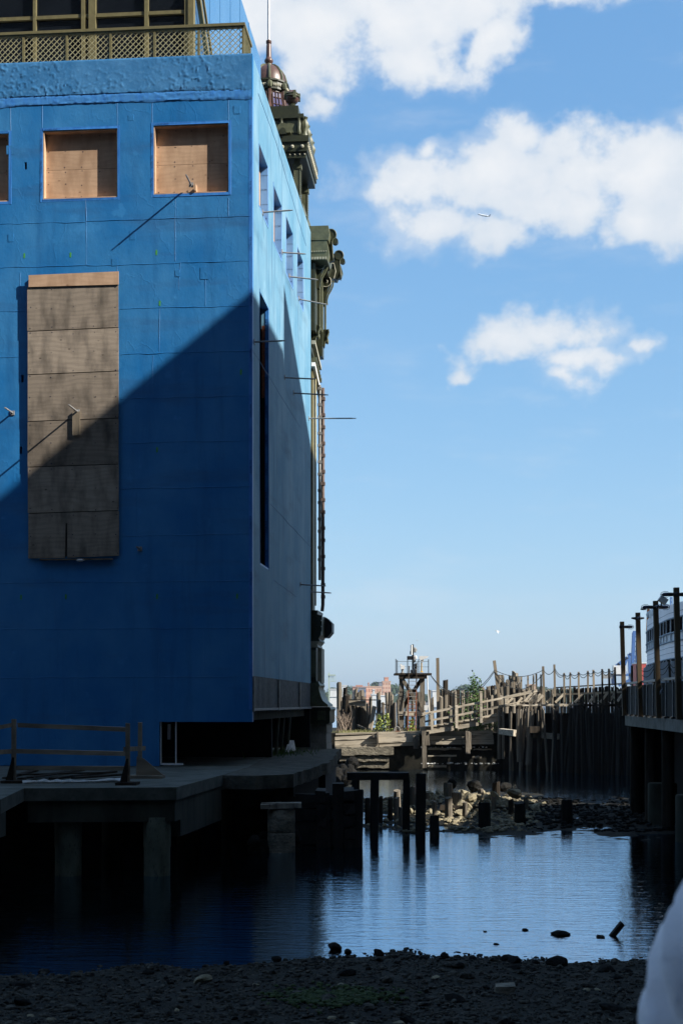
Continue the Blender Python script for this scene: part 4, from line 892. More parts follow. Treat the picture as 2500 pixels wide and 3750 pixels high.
c = P(513, 2850, 32.5); mb = MB(); mb.prism([(c.x - .08, DK + .07), (c.x + .55, DK + .07), (c.x + .1, DK + .45), (c.x - .06, DK + .5)], 'y', 32.38, 32.42); mb.box(c.x - .3, c.x + .55, 32.2, 32.7, DK, DK + .07); part('gusset', mb, 'rail_wood', gr)
# loose boards lying on the deck behind the rail
for k, (a, b, c, d) in enumerate(((20, 2850, 130, 2822), (75, 2852, 250, 2826), (110, 2848, 300, 2822), (190, 2852, 420, 2826), (270, 2850, 460, 2836), (60, 2838, 400, 2830))):
    p, q = PW(a, b, DK + .03 + .035 * (k % 3)), PW(c, d, DK + .03 + .035 * (k % 3)); mb = MB(); mb.beam(p, q, .16, .035, j=.006)
    single('loose_board', mb, 'timber_dark', 'weathered board lying among the loose boards on the wharf behind the rail', 'board', 'boards lying on the wharf')
mb = MB(); a, b = PW(85, 2868, DK + .02), PW(470, 2862, DK + .02); n = 16; mb.tube([a.lerp(b, i / n) + Vector((0, random.uniform(-.1, .1), random.uniform(0, .03))) for i in range(n + 1)], [.05 * random.uniform(.5, 1.5) for _ in range(n + 1)], 6)
single('plastic_sheet_roll', mb, 'white_paint', 'crumpled pale plastic sheet rolled along the wharf edge under the boards', 'sheet')

# ================================================================== DARK TIMBERS IN THE WATER
tcb = thing('timber_crib', 'black rotting timber crib standing in the water right of the wharf', 'crib', (-.6, 35.5, -.4))
for k in range(5):
    z = -.1 + k * .3
    for y in (35.0, 35.9): mb = MB(); mb.beam((-1.9 + .1 * k, y, z), (.42 - .03 * k + random.uniform(-.08, .05), y + random.uniform(-.1, .1), z), .28, .27, j=.03); part('timber', mb, 'timber_wet_shaded', tcb)
    for x in (-1.5, -.5, .2): mb = MB(); mb.beam((x, 34.7, z + .15), (x, 36.3, z + .15), .26, .26, j=.03); part('timber', mb, 'timber_wet_shaded', tcb)
for px, yt, w in ((1185, 2900, .3), (1240, 2870, .26), (1305, 2893, .3)): a = P(px, yt, 35.0); mb = MB(); mb.beam((a.x, 34.9, -.5), (a.x, 34.9, a.z), w, w, up=(0, 1, 0), j=.03); part('timber', mb, 'timber_wet_shaded', tcb)
fr = thing('timber_bent', 'dark timber bent of two posts under a crossbeam standing in the water', 'frame', (2, 38.8, -.5))
mb = MB(); mb.beam(P(1270, 2845, 38.8), P(1497, 2843, 38.8), .24, .22, j=.02); part('crossbeam', mb, 'timber_wet_shaded', fr)
for px, w in ((1372, .22), (1488, .2)): a = P(px, 2858, 38.8); mb = MB(); mb.beam((a.x - .03, a.y, -.5), (a.x, a.y, a.z + .03), w, .22, up=(0, 1, 0), j=.012); part('post', mb, 'timber_wet_shaded', fr)
a = P(1302, 2858, 38.8); mb = MB(); mb.beam((a.x, a.y, -.5), (a.x, a.y, a.z + .03), .2, .2, up=(0, 1, 0), j=.012); part('post', mb, 'timber_wet_shaded', fr)
a = P(1541, 2833, 38.5); mb = MB(); mb.beam((a.x - .02, a.y, -.5), (a.x, a.y, a.z), .26, .24, up=(0, 1, 0), j=.015)
single('square_post', mb, 'timber_wet_shaded', 'lone square black timber post in the water beside the timber bent', 'post')

# ---- piles: a few shapes of worn timber shared by all
def pile_mesh(seed, mat, n=11):
    rs = random.Random(seed); mb = MB(); rings = 5; lean = rs.uniform(-.05, .05)
    lob = [1 + rs.uniform(-.13, .13) for _ in range(n)]; cut = rs.choice((.0, .0, .03, .06)); ca = rs.uniform(0, 6.28)
    for i in range(rings):
        z = i / (rings - 1); r = 1.05 - .12 * z
        for k in range(n):
            t = 2 * math.pi * k / n; q = r * lob[k] * rs.uniform(.96, 1.04)
            zz = z + (rs.uniform(-.022, .012) - cut * (.5 + .5 * math.cos(t - ca)) if i == rings - 1 else 0)
            mb.v.append((q * math.cos(t) + lean * z, q * math.sin(t), zz))
    mb.f = [(i * n + k, i * n + (k + 1) % n, (i + 1) * n + (k + 1) % n, (i + 1) * n + k) for i in range(rings - 1) for k in range(n)]
    c = len(mb.v); mb.v.append((lean, 0, .985 - cut * .5)); mb.f += [((rings - 1) * n + k, (rings - 1) * n + (k + 1) % n, c) for k in range(n)]
    return mesh_of(mb, mat)
PM = [pile_mesh(i, 'timber') for i in range(8)]; PD = [pile_mesh(20 + i, 'timber_dark') for i in range(6)]; PWetShade = [pile_mesh(40 + i, 'timber_wet_shaded') for i in range(4)]
def pile(px, ytop, wpx, Y, zb, label, group, pool=PM, lean=0.0, name='timber_pile', cat='pile'):
    a = P(px, ytop, Y); r = wpx / FPX * Y / 2
    return put(name, random.choice(PD if pool is PM and random.random() < .22 else pool), (a.x - lean * (a.z - zb), Y, zb), label, cat, group, rot=(random.uniform(-.02, .02), math.atan(lean) + random.uniform(-.012, .012), random.uniform(0, 6.28)), scale=(r, r, a.z - zb))

# ================================================================== RUBBLE ISLAND
def isl(x, y):
    d = ((x - 6.0) / 5.4) ** 2 + ((y - 46.0) / 7.6) ** 2; e = ((x - 4.0) / 2.8) ** 2 + ((y - 48) / 5.5) ** 2
    return .065 * (1 - d) + .27 * max(0, 1 - e) + .10 * fbm(x, y, .5) + .06 * fbm(x, y, 2.0) if d < 2.2 else -.6
mb = MB(); xs = np.linspace(-1.5, 15, 90); ys = np.linspace(35, 56, 90); n = 90
mb.v = [(x, y, isl(x, y)) for y in ys for x in xs]; mb.f = [(j * n + i, j * n + i + 1, (j + 1) * n + i + 1, (j + 1) * n + i) for j in range(89) for i in range(89)]
o = bpy.data.objects.new('mudflat', mesh_of(mb, 'beach_mud', smooth=True, recalc=False)); COL.objects.link(o); tag(o, kind='structure')
RK = [rock_mesh('rock', 100 + i) for i in range(7)]; RW = [rock_mesh('rock_wet_shaded', 200 + i) for i in range(5)]
pts = []; pt2 = []
for _ in range(5200):
    x = random.uniform(.8, 11); y = random.uniform(38.5, 54); z = isl(x, y)
    if z < .02: continue
    r = .035 + .08 * random.random() ** 2; (pts if x < .135 * y + random.gauss(0, .25) else pt2).append((x, y, z + r * .2, r))  # stones right of the shade line go black: shade put into colour
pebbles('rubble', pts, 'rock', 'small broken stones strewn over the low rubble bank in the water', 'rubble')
pebbles('shade_toned_shingle', pt2, 'rock_wet_shaded', 'shingle coloured black for the shade on the mudflat right of the rubble bank', 'shingle')
k = 0
while k < 120:
    x = random.uniform(1.4, 6.4); y = random.uniform(42.0, 53); z = isl(x, y)
    if z < .06: continue
    r = .07 + .17 * random.random() ** 2.6
    put('stone', random.choice(RK), (x, y, z + r * .25), 'pale angular stone lying on the sunlit rubble bank in the water', 'stone', 'stones on the rubble bank', rot=(random.uniform(0, 6), random.uniform(0, 6), random.uniform(0, 6)), scale=(r * random.uniform(1.0, 1.9), r, r * random.uniform(.35, .8))); k += 1
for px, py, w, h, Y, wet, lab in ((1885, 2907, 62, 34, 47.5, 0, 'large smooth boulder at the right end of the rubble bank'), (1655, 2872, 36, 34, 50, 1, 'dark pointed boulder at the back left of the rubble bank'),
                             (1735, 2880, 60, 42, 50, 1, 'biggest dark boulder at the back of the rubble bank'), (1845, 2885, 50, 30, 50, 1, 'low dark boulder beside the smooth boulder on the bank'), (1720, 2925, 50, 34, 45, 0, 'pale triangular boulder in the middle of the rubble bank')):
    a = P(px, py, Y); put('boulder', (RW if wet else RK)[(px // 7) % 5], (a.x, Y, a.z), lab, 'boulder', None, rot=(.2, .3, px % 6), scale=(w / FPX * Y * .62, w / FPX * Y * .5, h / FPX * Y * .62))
STL = 'weathered stump of a sawn pile standing in the rubble bank'
for px, yt, w, yb, Y in ((1640, 2866, 34, 2915, 49), (1815, 2862, 30, 2905, 49), (1672, 2903, 36, 2930, 45), (1643, 2920, 28, 2955, 43), (1806, 2918, 22, 2938, 44), (1455, 2892, 26, 2940, 44), (1428, 2920, 18, 2945, 43), (1393, 2917, 16, 2950, 42), (1510, 2880, 24, 2930, 46), (1452, 2918, 22, 2945, 42.5), (1468, 2955, 20, 2980, 41), (1345, 2920, 20, 2960, 42), (1700, 2935, 20, 2955, 43), (1560, 2900, 22, 2940, 46), (1760, 2890, 24, 2920, 47), (1590, 2930, 18, 2955, 42.5), (1870, 2925, 20, 2945, 43.5), (1925, 2915, 22, 2940, 45)):
    pile(px, yt, w, Y, -.3, STL, 'stumps in the rubble bank', PM if px > 1440 else PD, name='pile_stump', cat='stump')
for px, yt, w, Y in ((1775, 2940, 46, 39.6), (1905, 2935, 44, 40.5), (2075, 2930, 40, 41), (1590, 2985, 40, 37.5)):
    pile(px, yt, w, Y, -.4, 'black stump standing in the shaded water at the front of the rubble bank', 'black stumps before the rubble bank', PWetShade, name='pile_stump', cat='stump')
mb = MB(); mb.beam(PW(1610, 2958, .28), PW(1880, 2968, .2), .18, .16, j=.02); single('drift_timber', mb, 'timber_dark', 'long squared timber lying along the front of the rubble bank', 'timber')
# rocks and debris in the pool and on the waterline
for k, (px, py, w) in enumerate(((2048, 3421, 76), (1920, 3404, 32), (2195, 3430, 42), (1815, 3456, 24), (1486, 3472, 26), (1775, 3410, 18), (1675, 3498, 20))):
    a = PW(px, py + 4); r = w / FPX * a.y * .55; put('wet_rock', RW[k % 5], (a.x, a.y, .0), 'dark wet rock breaking the surface of the pool near the beach', 'rock', 'rocks awash in the pool', rot=(0, 0, k), scale=(r, r * .8, r * .42))
a = PW(2268, 3428); mb = MB(); mb.beam((a.x - .15, a.y, -.05), (a.x + .05, a.y, .2), .1, .08, j=.015); single('broken_plank', mb, 'timber_wet_shaded', 'short broken plank sticking out of the pool at a slant', 'plank')
for k, (px, py, w) in enumerate(((1222, 3463, 56), (1272, 3480, 36), (1383, 3485, 44), (1628, 3498, 44), (1730, 3505, 40), (1850, 3510, 60), (1880, 3516, 66), (2035, 3525, 84), (2150, 3548, 50), (2220, 3552, 84), (2290, 3556, 52), (1550, 3508, 40), (1010, 3508, 40), (830, 3522, 30), (1960, 3520, 34), (1480, 3508, 30))):
    a = PW(px, py + 10, .03); r = w / FPX * a.y * .55; put('shore_rock', RW[k % 5], (a.x, a.y, .04), 'dark wet rock on the waterline of the foreground beach', 'rock', 'rocks along the waterline', rot=(random.uniform(-.3, .3), random.uniform(-.3, .3), k * 1.3), scale=(r, r * .8, r * .62))
for k in range(46):
    y = random.uniform(13.2, 18.6); x = random.uniform(-.235, .235) * y; r = .04 + .09 * random.random() ** 2
    put('beach_stone', (RW if k % 3 else RK)[k % 5], (x, y, beach_z(x, y) + r * .1), 'fist-sized stone half buried in the dark foreground beach gravel', 'stone', 'larger stones on the beach', rot=(random.uniform(-.4, .4), random.uniform(-.4, .4), k), scale=(r * 1.3, r, r * .55))
a = PW(1847, 3632, .2); mb = MB(); mb.box(a.x - .11, a.x + .11, a.y - .08, a.y + .08, beach_z(a.x, a.y) - .02, beach_z(a.x, a.y) + .1, .015); single('broken_brick', mb, 'stone', 'square tan block lying on the dark beach gravel', 'block')
pts = []
for cx, cy_ in ((-.35, 16.4), (-.1, 16.0), (.1, 16.2)):
    for _ in range(160): x = random.gauss(cx, .3); y = random.gauss(cy_, .35); pts.append((x, y, beach_z(x, y) + .02, random.uniform(.02, .05)))
pebbles('seaweed', pts, 'moss', 'patch of green seaweed over the stones of the foreground beach', 'seaweed')
# riprap between the wharf and the far bulkhead
for k in range(70):
    px = random.uniform(1090, 1290); t = (px - 1090) / 200; Y = random.uniform(36, 44) + t * 24; a = Vector(((px - 1250) / FPX * Y, Y, 0)); r = random.uniform(.15, .42)
    put('riprap_rock', random.choice(RW), (a.x, a.y, random.uniform(-.05, .55) + .2 * t), 'dark angular rock in the riprap slope below the iron pier', 'rock', 'riprap rocks', rot=(random.uniform(0, 6), random.uniform(0, 6), 0), scale=(r, r, r * .7))

for k in range(70):
    t = random.random() * 3; i = int(t); t -= i; (x0, y0), (x1, y1) = ed[i + 1 if i < 3 else 3], ed[min(i + 2, 4)]; r = random.uniform(.12, .36)
    put('ledge_rock', random.choice(RW), (x0 + (x1 - x0) * t - random.uniform(-.25, .3), y0 + (y1 - y0) * t - random.uniform(-.1, .25), random.uniform(-.12, .3)), 'dark rock in the rubble face below the broken wharf ledge', 'rock', 'rubble below the wharf ledge', rot=(random.uniform(0, 6), random.uniform(0, 6), 0), scale=(r, r, r * .8))
# ================================================================== FAR BULKHEAD
BZ = 2.0
mb = MB(); mb.prism([(-6, 75.35), (8.0, 75.35), (12.5, 76.5), (14, 92), (-6, 92)], 'z', -1, BZ - .06); single('quay_ground', mb, 'beach_mud', kind='structure', base=(0, 0, 0))
bk = thing('timber_bulkhead', 'sunlit grey timber bulkhead of wide horizontal planks above the water', 'bulkhead', (4, 75, 0))
def plank(px0, y0a, px1, y0b, ha, hb, Y, t=.12, parent=bk, mat='plank', name='plank'):
    a, b = P(px0, y0a, Y), P(px1, y0b, Y); c, d = P(px0, y0a + ha, Y), P(px1, y0b + hb, Y)
    mb = MB(); n = 6; top = [(a.x + (b.x - a.x) * i / n, a.z + (b.z - a.z) * i / n + random.uniform(-.008, .008)) for i in range(n + 1)]; bot = [(c.x + (d.x - c.x) * i / n, c.z + (d.z - c.z) * i / n + random.uniform(-.008, .008)) for i in range(n + 1)]
    mb.prism(top + bot[::-1], 'y', Y, Y + t); return part(name, mb, mat, parent)
for k, (p0, p1, ya, yb, ha, hb, dy) in enumerate(((1226, 1380, 2699, 2692, 13, 13, 0), (1383, 1535, 2691, 2686, 13, 12, .02), (1226, 1380, 2713, 2706, 19, 17, .03), (1383, 1535, 2704, 2699, 18, 17, .0), (1226, 1385, 2733, 2724, 12, 11, .02), (1388, 1535, 2723, 2717, 12, 13, .04),
                                              (1568, 1690, 2677, 2677, 17, 17, .02), (1692, 1804, 2677, 2676, 16, 16, .0), (1568, 1700, 2695, 2695, 15, 15, .0), (1702, 1806, 2694, 2693, 15, 15, .02), (1568, 1690, 2711, 2711, 16, 16, .03), (1692, 1807, 2710, 2709, 17, 17, .01))):
    plank(p0, ya, p1, yb, ha, hb, 75.0 + dy)
plank(1228, 2686, 1405, 2682, 7, 6, 75.3, .4); plank(1380, 2682, 1545, 2678, 8, 8, 75.2, .5)
for px, y0, y1, w, Y in ((1521, 2694, 2743, 17, 74.85), (1381, 2680, 2726, 6, 74.9), (1552, 2678, 2812, 15, 74.6), (1564, 2680, 2730, 13, 74.7), (1711, 2678, 2762, 14, 74.7), (1720, 2682, 2745, 10, 74.75), (1365, 2690, 2700, 8, 74.85)):
    a, b = P(px, y0, Y), P(px + 2, y1, Y); mb = MB(); mb.beam(a, b, w / FPX * Y, .2, up=(0, 1, 0), j=.02); part('fender_post', mb, 'timber', bk)
mb = MB(); mb.box(-.3, 8.0, 76.2, 76.4, -.6, 1.4); part('backing_wall', mb, 'timber_wet_shaded', bk)
for k, (p0, p1, y0, y1, lab) in enumerate(((1230, 1441, 2736, 2767, 'long rough stone block directly under the timber bulkhead'), (1244, 1424, 2769, 2790, 'middle rough stone block in the footing of the bulkhead'), (1262, 1424, 2792, 2814, 'lowest rough stone block at the waterline under the bulkhead'), (1215, 1300, 2800, 2822, 'small rough stone block at the left foot of the bulkhead'))):
    a, b = P(p0, y1, 74.8), P(p1, y0, 74.8); nx = 14; mb = MB(); poly = []
    poly = [(a.x + (b.x - a.x) * i / nx, b.z + random.uniform(-.05, .03)) for i in range(nx + 1)] + [(b.x - (b.x - a.x) * i / nx, a.z + random.uniform(-.03, .05)) for i in range(nx + 1)]
    mb.prism(poly, 'y', 74.75 + .12 * k, 76.1); single('stone_block', mb, 'stone', lab, 'stone block', 'footing stones of the bulkhead')
for k, (p0, p1, y, h, lab) in enumerate(((1566, 1688, 2743, 12, 'top log lying under the right half of the bulkhead'), (1566, 1671, 2769, 9, 'pale middle log under the right half of the bulkhead'), (1728, 1762, 2774, 11, 'short log end under the right corner of the bulkhead'), (1566, 1634, 2807, 13, 'thick log at the waterline under the bulkhead'), (1732, 1800, 2745, 9, 'thin log under the right corner of the bulkhead'))):
    a, b = P(p0, y, 75.4), P(p1, y, 75.4); mb = MB(); r = h / FPX * 75 / 2; mb.tube([a.lerp(b, i / 6) + Vector((0, 0, random.uniform(-.02, .02))) for i in range(7)], [r * random.uniform(.88, 1.1) for _ in range(7)], 9); single('log', mb, 'plank', lab, 'log', 'logs under the bulkhead')
pts = [(random.uniform(4.2, 8.3), random.uniform(75.0, 75.5), random.choice((1.16, .32, .3)) + random.uniform(0, .05), random.uniform(.02, .07)) for _ in range(110)]
pebbles('shells', pts, 'white_paint', 'white shells and pebbles scattered on the logs under the bulkhead', 'shells')

# ---- the crowded fender piles behind the bulkhead
GL = 'weathered grey timber pile in the broken cluster left of the timber tower'
S7 = 2.24
def p7(x, y, w, Y, label, group, zb=1.9, **k): return pile(1200 + x / S7, 2250 + y / S7, w / S7, Y, zb, label, group, **k)
p7(97, 558, 44, 78.2, 'tallest square-topped pile at the left end of the cluster beside the iron pier', 'piles left of the tower')
for x, y, w, Y in ((125, 650, 38, 77.8), (142, 598, 40, 79.5), (168, 655, 30, 79), (190, 600, 32, 80), (203, 655, 27, 79), (228, 665, 27, 79), (258, 625, 34, 80), (298, 622, 42, 80), (285, 672, 36, 79), (322, 670, 30, 79), (352, 668, 26, 79.4), (408, 632, 36, 79), (425, 700, 34, 78.4), (487, 635, 36, 80), (515, 640, 26, 80.5), (533, 660, 26, 79.5), (558, 635, 24, 80), (576, 640, 20, 80.6),
                 (110, 680, 30, 80.5), (330, 720, 40, 79.6), (262, 760, 34, 78.6), (228, 740, 30, 78.8), (300, 740, 44, 80), (455, 720, 30, 80.5), (500, 700, 30, 79.2), (545, 720, 30, 79), (170, 740, 34, 80), (600, 700, 30, 80)):
    p7(x, y, w, Y, GL, 'piles left of the tower', lean=random.uniform(-.06, .06))
mb = MB(); mb.beam(P(1265, 2572, 78.7), P(1338, 2578, 78.6), .1, .3, j=.02); single('broken_board', mb, 'plank', 'splintered board nailed across the pile cluster left of the tower', 'board')
mb = MB(); mb.beam(P(1265, 2564, 78.5), P(1377, 2564, 78.5), .06, .06); mb.beam(P(1380, 2575, 78.5), P(1425, 2584, 78.5), .04, .04); single('cross_pipe', mb, 'black_metal', 'thin dark pipe running across the pile cluster left of the tower', 'pipe')
mb = MB(); mb.beam(P(1354, 2675, 77.6), P(1371, 2588, 78.1), .17, .14, j=.03); single('leaning_timber', mb, 'plank_v', 'pale split timber leaning against the piles left of the tower', 'timber')
mb = MB(); mb.beam(P(1308, 2658, 77), P(1338, 2669, 76.8), .12, .1, j=.02); single('fallen_board', mb, 'timber', 'fallen board lying on the quay below the left pile cluster', 'board')
GM = 'weathered grey timber pile in the row between the tower and the gangway'
for x, y, w, Y in ((640, 620, 26, 81), (690, 640, 26, 81), (745, 640, 24, 81), (835, 620, 22, 80), (868, 675, 24, 79.5), (905, 640, 26, 80.5), (932, 608, 36, 81), (925, 665, 32, 79), (955, 600, 34, 82), (986, 615, 30, 81), (972, 660, 32, 79.3), (1012, 620, 28, 80.4), (1046, 620, 40, 80), (1088, 665, 26, 79), (1080, 620, 34, 81.5), (1112, 620, 34, 81), (1142, 630, 40, 80.6), (1168, 640, 30, 80), (1200, 650, 36, 80), (1230, 640, 34, 80.4), (850, 720, 30, 80.6), (900, 740, 28, 79.5), (1000, 745, 30, 79), (1060, 740, 30, 79), (790, 700, 28, 80.5), (770, 750, 26, 79.4)):
    p7(x, y, w, Y, GM, 'piles between tower and gangway', lean=random.uniform(-.03, .03))
p7(965, 538, 42, 80.6, 'tall thick pile with a dark cap standing above the row behind the gangway', 'piles between tower and gangway', pool=PD)
GRt = 'weathered grey timber pile in the stepped stack right of the green vine'
for x, y, w, Y in ((1270, 590, 42, 81), (1280, 620, 38, 79), (1322, 590, 36, 81), (1326, 618, 42, 79.5), (1352, 583, 42, 81.5), (1368, 615, 42, 79.4), (1385, 497, 46, 82), (1412, 499, 36, 82), (1442, 497, 40, 82), (1490, 500, 40, 82.4), (1437, 555, 52, 81), (1470, 535, 36, 81.4), (1506, 512, 40, 82), (1500, 555, 36, 80.6), (1538, 545, 44, 81.4), (1475, 582, 44, 80), (1432, 590, 46, 80.4), (1400, 560, 40, 81.6), (1340, 660, 36, 79), (1300, 680, 34, 79), (1420, 660, 36, 79.4), (1520, 600, 44, 80.4), (1560, 590, 46, 80.4), (1400, 640, 40, 79.2), (1470, 660, 44, 79), (1520, 680, 40, 79)):
    p7(x, y, w, Y, GRt, 'stepped piles right of the vine', lean=random.uniform(-.02, .02))
p7(1530, 458, 55, 81.8, 'highest thick round pile crowning the stepped stack', 'stepped piles right of the vine')
S8 = 2.24
def p8(x, y, w, Y, zb, label, group, **k): return pile(1800 + x / S8, 2100 + y / S8, w / S8, Y, zb, label, group, **k)
for x, y, w, Y in ((212, 850, 44, 81.5), (170, 860, 40, 82), (215, 890, 44, 80.8), (215, 932, 44, 80), (255, 945, 40, 80.4), (290, 930, 44, 81), (325, 920, 40, 81.6), (355, 940, 40, 80.6), (390, 952, 40, 80), (460, 948, 34, 79.6), (495, 950, 36, 79.4), (400, 930, 36, 81)):
    p8(x, y, w, Y, 1.9, GRt, 'stepped piles right of the vine')
GB = 'flat-topped pile in the back row of the shaded pile wall on the right'
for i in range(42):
    x = 520 + i * 26; p8(x, 938 - i * .4 + random.uniform(-7, 5), 27 + random.uniform(-3, 2), 78.6 - i * .08, 1.5, GB, 'back row of the right pile wall', pool=PM if i < 6 else PD)  # piles further right take dark timber: their shade put into colour
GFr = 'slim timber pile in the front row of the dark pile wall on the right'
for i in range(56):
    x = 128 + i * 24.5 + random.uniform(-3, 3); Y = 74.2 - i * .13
    p8(x, 1092 + random.uniform(-9, 22), 24 + random.uniform(-5, 6), Y, -.5, GFr, 'front row of the right pile wall', lean=-.05 + random.uniform(-.07, .08), pool=PM if i < 14 else PWetShade)  # shaded right-hand piles get near-black timber, shade painted in
p8(228, 1108, 42, 73.2, .5, 'broad square-cut pile standing before the right pile wall', 'piles before the right wall'); p8(262, 1110, 44, 72.9, .35, 'round bright pile leaning before the right pile wall', 'piles before the right wall', lean=-.08)
p8(60, 1130, 26, 74.5, .6, 'left slender pile of the pair under the gangway end', 'piles under the gangway'); p8(93, 1132, 24, 74.4, .6, 'right slender pile of the pair under the gangway end', 'piles under the gangway')
mb = MB(); mb.box(8.6, 19.0, 75.4, 75.6, -.6, 3.0); single('pile_wall_backing', mb, 'timber_wet_shaded', 'dark sheet of timbers closing the right pile wall from behind', 'wall')
for (x0, y0, x1, y1, h, lab) in ((70, 1298, 188, 1312, 48, 'short grey wale beam bolted to the piles at the left'), (290, 1318, 545, 1342, 46, 'long grey wale beam bolted across the right pile wall')):
    a, b = P(1800 + x0 / S8, 2100 + y0 / S8, 73.4), P(1800 + x1 / S8, 2100 + y1 / S8, 72.6); mb = MB(); mb.beam(a, b, .22, h / S8 / FPX * 73, j=.02); single('wale_beam', mb, 'plank', lab, 'beam')
mb = MB(); a = P(1950, 2671, 73.0); mb.box(a.x - .22, a.x + .3, 72.5, 73.1, a.z - .17, a.z + .15, .01); single('timber_block', mb, 'timber_dark', 'square timber block fixed on top of the long wale beam', 'block')

# ================================================================== TIMBER TOWER
tw = thing('timber_tower', 'cross-braced timber tower with railed platform standing on the bulkhead', 'tower', (4.1, 76.6, BZ))
S4 = 3.92
def q4(x, y, Y): return P(1400 + x / S4, 2350 + y / S4, Y)
def tb(x0, y0, x1, y1, Y, w, h, name, mat='timber', parent=tw, Y2=None): mb = MB(); mb.beam(q4(x0, y0, Y), q4(x1, y1, Y if Y2 is None else Y2), w, h, up=(0, 1, 0), j=.01); return part(name, mb, mat, parent)
for Y in (76.2, 77.6):
    for x in (275, 570): a = q4(x, 480, Y); b = Vector((a.x, Y, BZ - .08)); mb = MB(); mb.beam(b, a, .25, .25, up=(0, 1, 0), j=.01); part('leg', mb, 'timber', tw)
    tb(230, 1035, 600, 1035, Y - .19, .22, .13, 'girt', 'plank'); tb(235, 505, 640, 505, Y - .19, .22, .13, 'girder', 'timber_dark')
    tb(262, 500, 575, 1000, Y - .14, .20, .1, 'brace'); tb(585, 505, 255, 1000, Y + .17, .20, .1, 'brace', 'timber_dark')
for x in (270, 575): tb(x, 1280, x, 1280.1, 76, .1, .1, 'sill') if False else None
mb = MB(); a, b = q4(170, 468, 76.9), q4(690, 468, 76.9); mb.box(a.x, b.x, 75.9, 77.9, a.z - .06, a.z + .04); part('platform', mb, 'timber_dark', tw)
PZ = a.z + .04
for x, yt in ((192, 250), (212, 265), (360, 255), (518, 255), (660, 255)):
    for Y in ((75.95,) if x != 212 else (77.8,)): a = q4(x, yt, Y); mb = MB(); mb.tube([(a.x, Y, PZ), a], .022, 6); part('stanchion', mb, 'black_metal', tw)
for yy in (285, 360): tb(200, yy, 655, yy + 3, 75.96, .012, .012, 'guard_wire', 'rope')
lad = thing('ladder', 'rusty orange steel ladder leaning on the front of the timber tower', 'ladder', tuple(q4(425, 1280, 75.5)))
for (x0, x1) in ((363, 381), (476, 492)):
    a, m, b = q4(x0, 1275, 75.55), q4(x0 + 10, 700, 75.75), q4(x1, 350 if x0 < 400 else 300, 75.9); mb = MB(); mb.beam(a, m, .06, .04, up=(0, 1, 0)); part('stile', mb, 'rust', lad); mb = MB(); mb.beam(m, b, .06, .04, up=(0, 1, 0)); part('stile', mb, 'timber_dark', lad)
for k in range(13):
    y = 1240 - k * 56; t = k / 12; mb = MB(); mb.tube([q4(364 + 14 * t, y, 75.57 + .2 * t), q4(477 + 12 * t, y + 3, 75.57 + .2 * t)], .018, 6); part('rung', mb, 'rust' if k < 7 else 'steel_rod', lad)
ms = thing('antenna_mast', 'dark mast carrying white antennas and black boxes on the tower platform', 'mast', tuple(q4(435, 455, 76.6)))
mb = MB(); mb.tube([q4(435, 455, 76.6), q4(436, 40, 76.6)], .05, 8); part('pole', mb, 'black_metal', ms)
mb = MB(); mb.tube([q4(416, 190, 76.5), q4(416, 48, 76.5)], .055, 10); part('antenna', mb, 'white_paint', ms, smooth=True)
mb = MB(); a = q4(385, 235, 76.5); mb.box(a.x - .12, a.x + .14, 76.4, 76.65, a.z - .1, a.z + .1); part('junction_box', mb, 'black_metal', ms)
for x, y, w, h, m in ((465, 120, .09, .14, 'pipe_grey'), (487, 118, .05, .04, 'pipe_grey'), (455, 250, .08, .2, 'steel_rod'), (478, 228, .07, .1, 'white_paint'), (468, 340, .1, .1, 'steel_rod'), (470, 370, .07, .12, 'black_metal'), (462, 425, .12, .16, 'pipe_grey'), (410, 430, .05, .1, 'steel_rod'), (405, 160, .05, .1, 'pipe_grey')):
    a = q4(x, y, 76.55); mb = MB(); mb.lathe((a.x, a.y, a.z - h), [(w * .5, 0), (w, h * .3), (w, h * 1.6), (w * .4, h * 2)], 8); part('fitting', mb, m, ms)
cm = thing('security_camera', 'long white security camera on a yellow pole at the right of the platform', 'camera', tuple(q4(560, 443, 76.3)))
mb = MB(); a = q4(560, 443, 76.3); mb.lathe(tuple(a), [(.1, 0), (.1, .03), (.035, .06), (.03, .75), (.06, .8), (.06, .86)], 10); part('pole', mb, 'yellow_paint', cm, smooth=True)
mb = MB(); a = q4(525, 232, 76.3); b = q4(655, 225, 76.3); mb.prism([(a.x, a.z - .06), (a.x + .1, a.z - .14), (b.x - .05, b.z - .04), (b.x + .02, b.z + .02), (b.x, b.z + .06), (a.x + .08, a.z + .09), (a.x, a.z + .06)], 'y', 76.2, 76.42); part('housing', mb, 'white_paint', cm)
mb = MB(); mb.box(a.x + .1, a.x + .24, 76.25, 76.37, a.z - .24, a.z - .1); part('bracket', mb, 'white_paint', cm)
c2 = thing('dome_camera', 'small white camera unit on a short stand at the left of the platform', 'camera', tuple(q4(285, 455, 76.5)))
a = q4(285, 455, 76.5); mb = MB(); mb.lathe(tuple(a), [(.1, 0), (.1, .04), (.06, .06), (.07, .2), (.05, .22)], 10); part('stand', mb, 'pipe_grey', c2, smooth=True)
mb = MB(); mb.box(a.x - .1, a.x + .12, 76.4, 76.65, a.z + .22, a.z + .42, .01); mb.box(a.x - .12, a.x - .02, 76.42, 76.6, a.z + .42, a.z + .5); part('housing', mb, 'white_paint', c2)
mb = MB(); mb.tube([q4(642, 490, 75.9), q4(655, 760, 75.8), q4(672, 1045, 75.7)], .03, 6); single('conduit', mb, 'white_paint', 'thin white conduit running down the right side of the tower', 'conduit')
mb = MB(); a = q4(627, 950, 75.8); mb.box(a.x - .11, a.x + .11, 75.72, 75.85, a.z - .13, a.z + .13); single('electric_box', mb, 'white_paint', 'small white electric box fixed at the right of the tower', 'box')
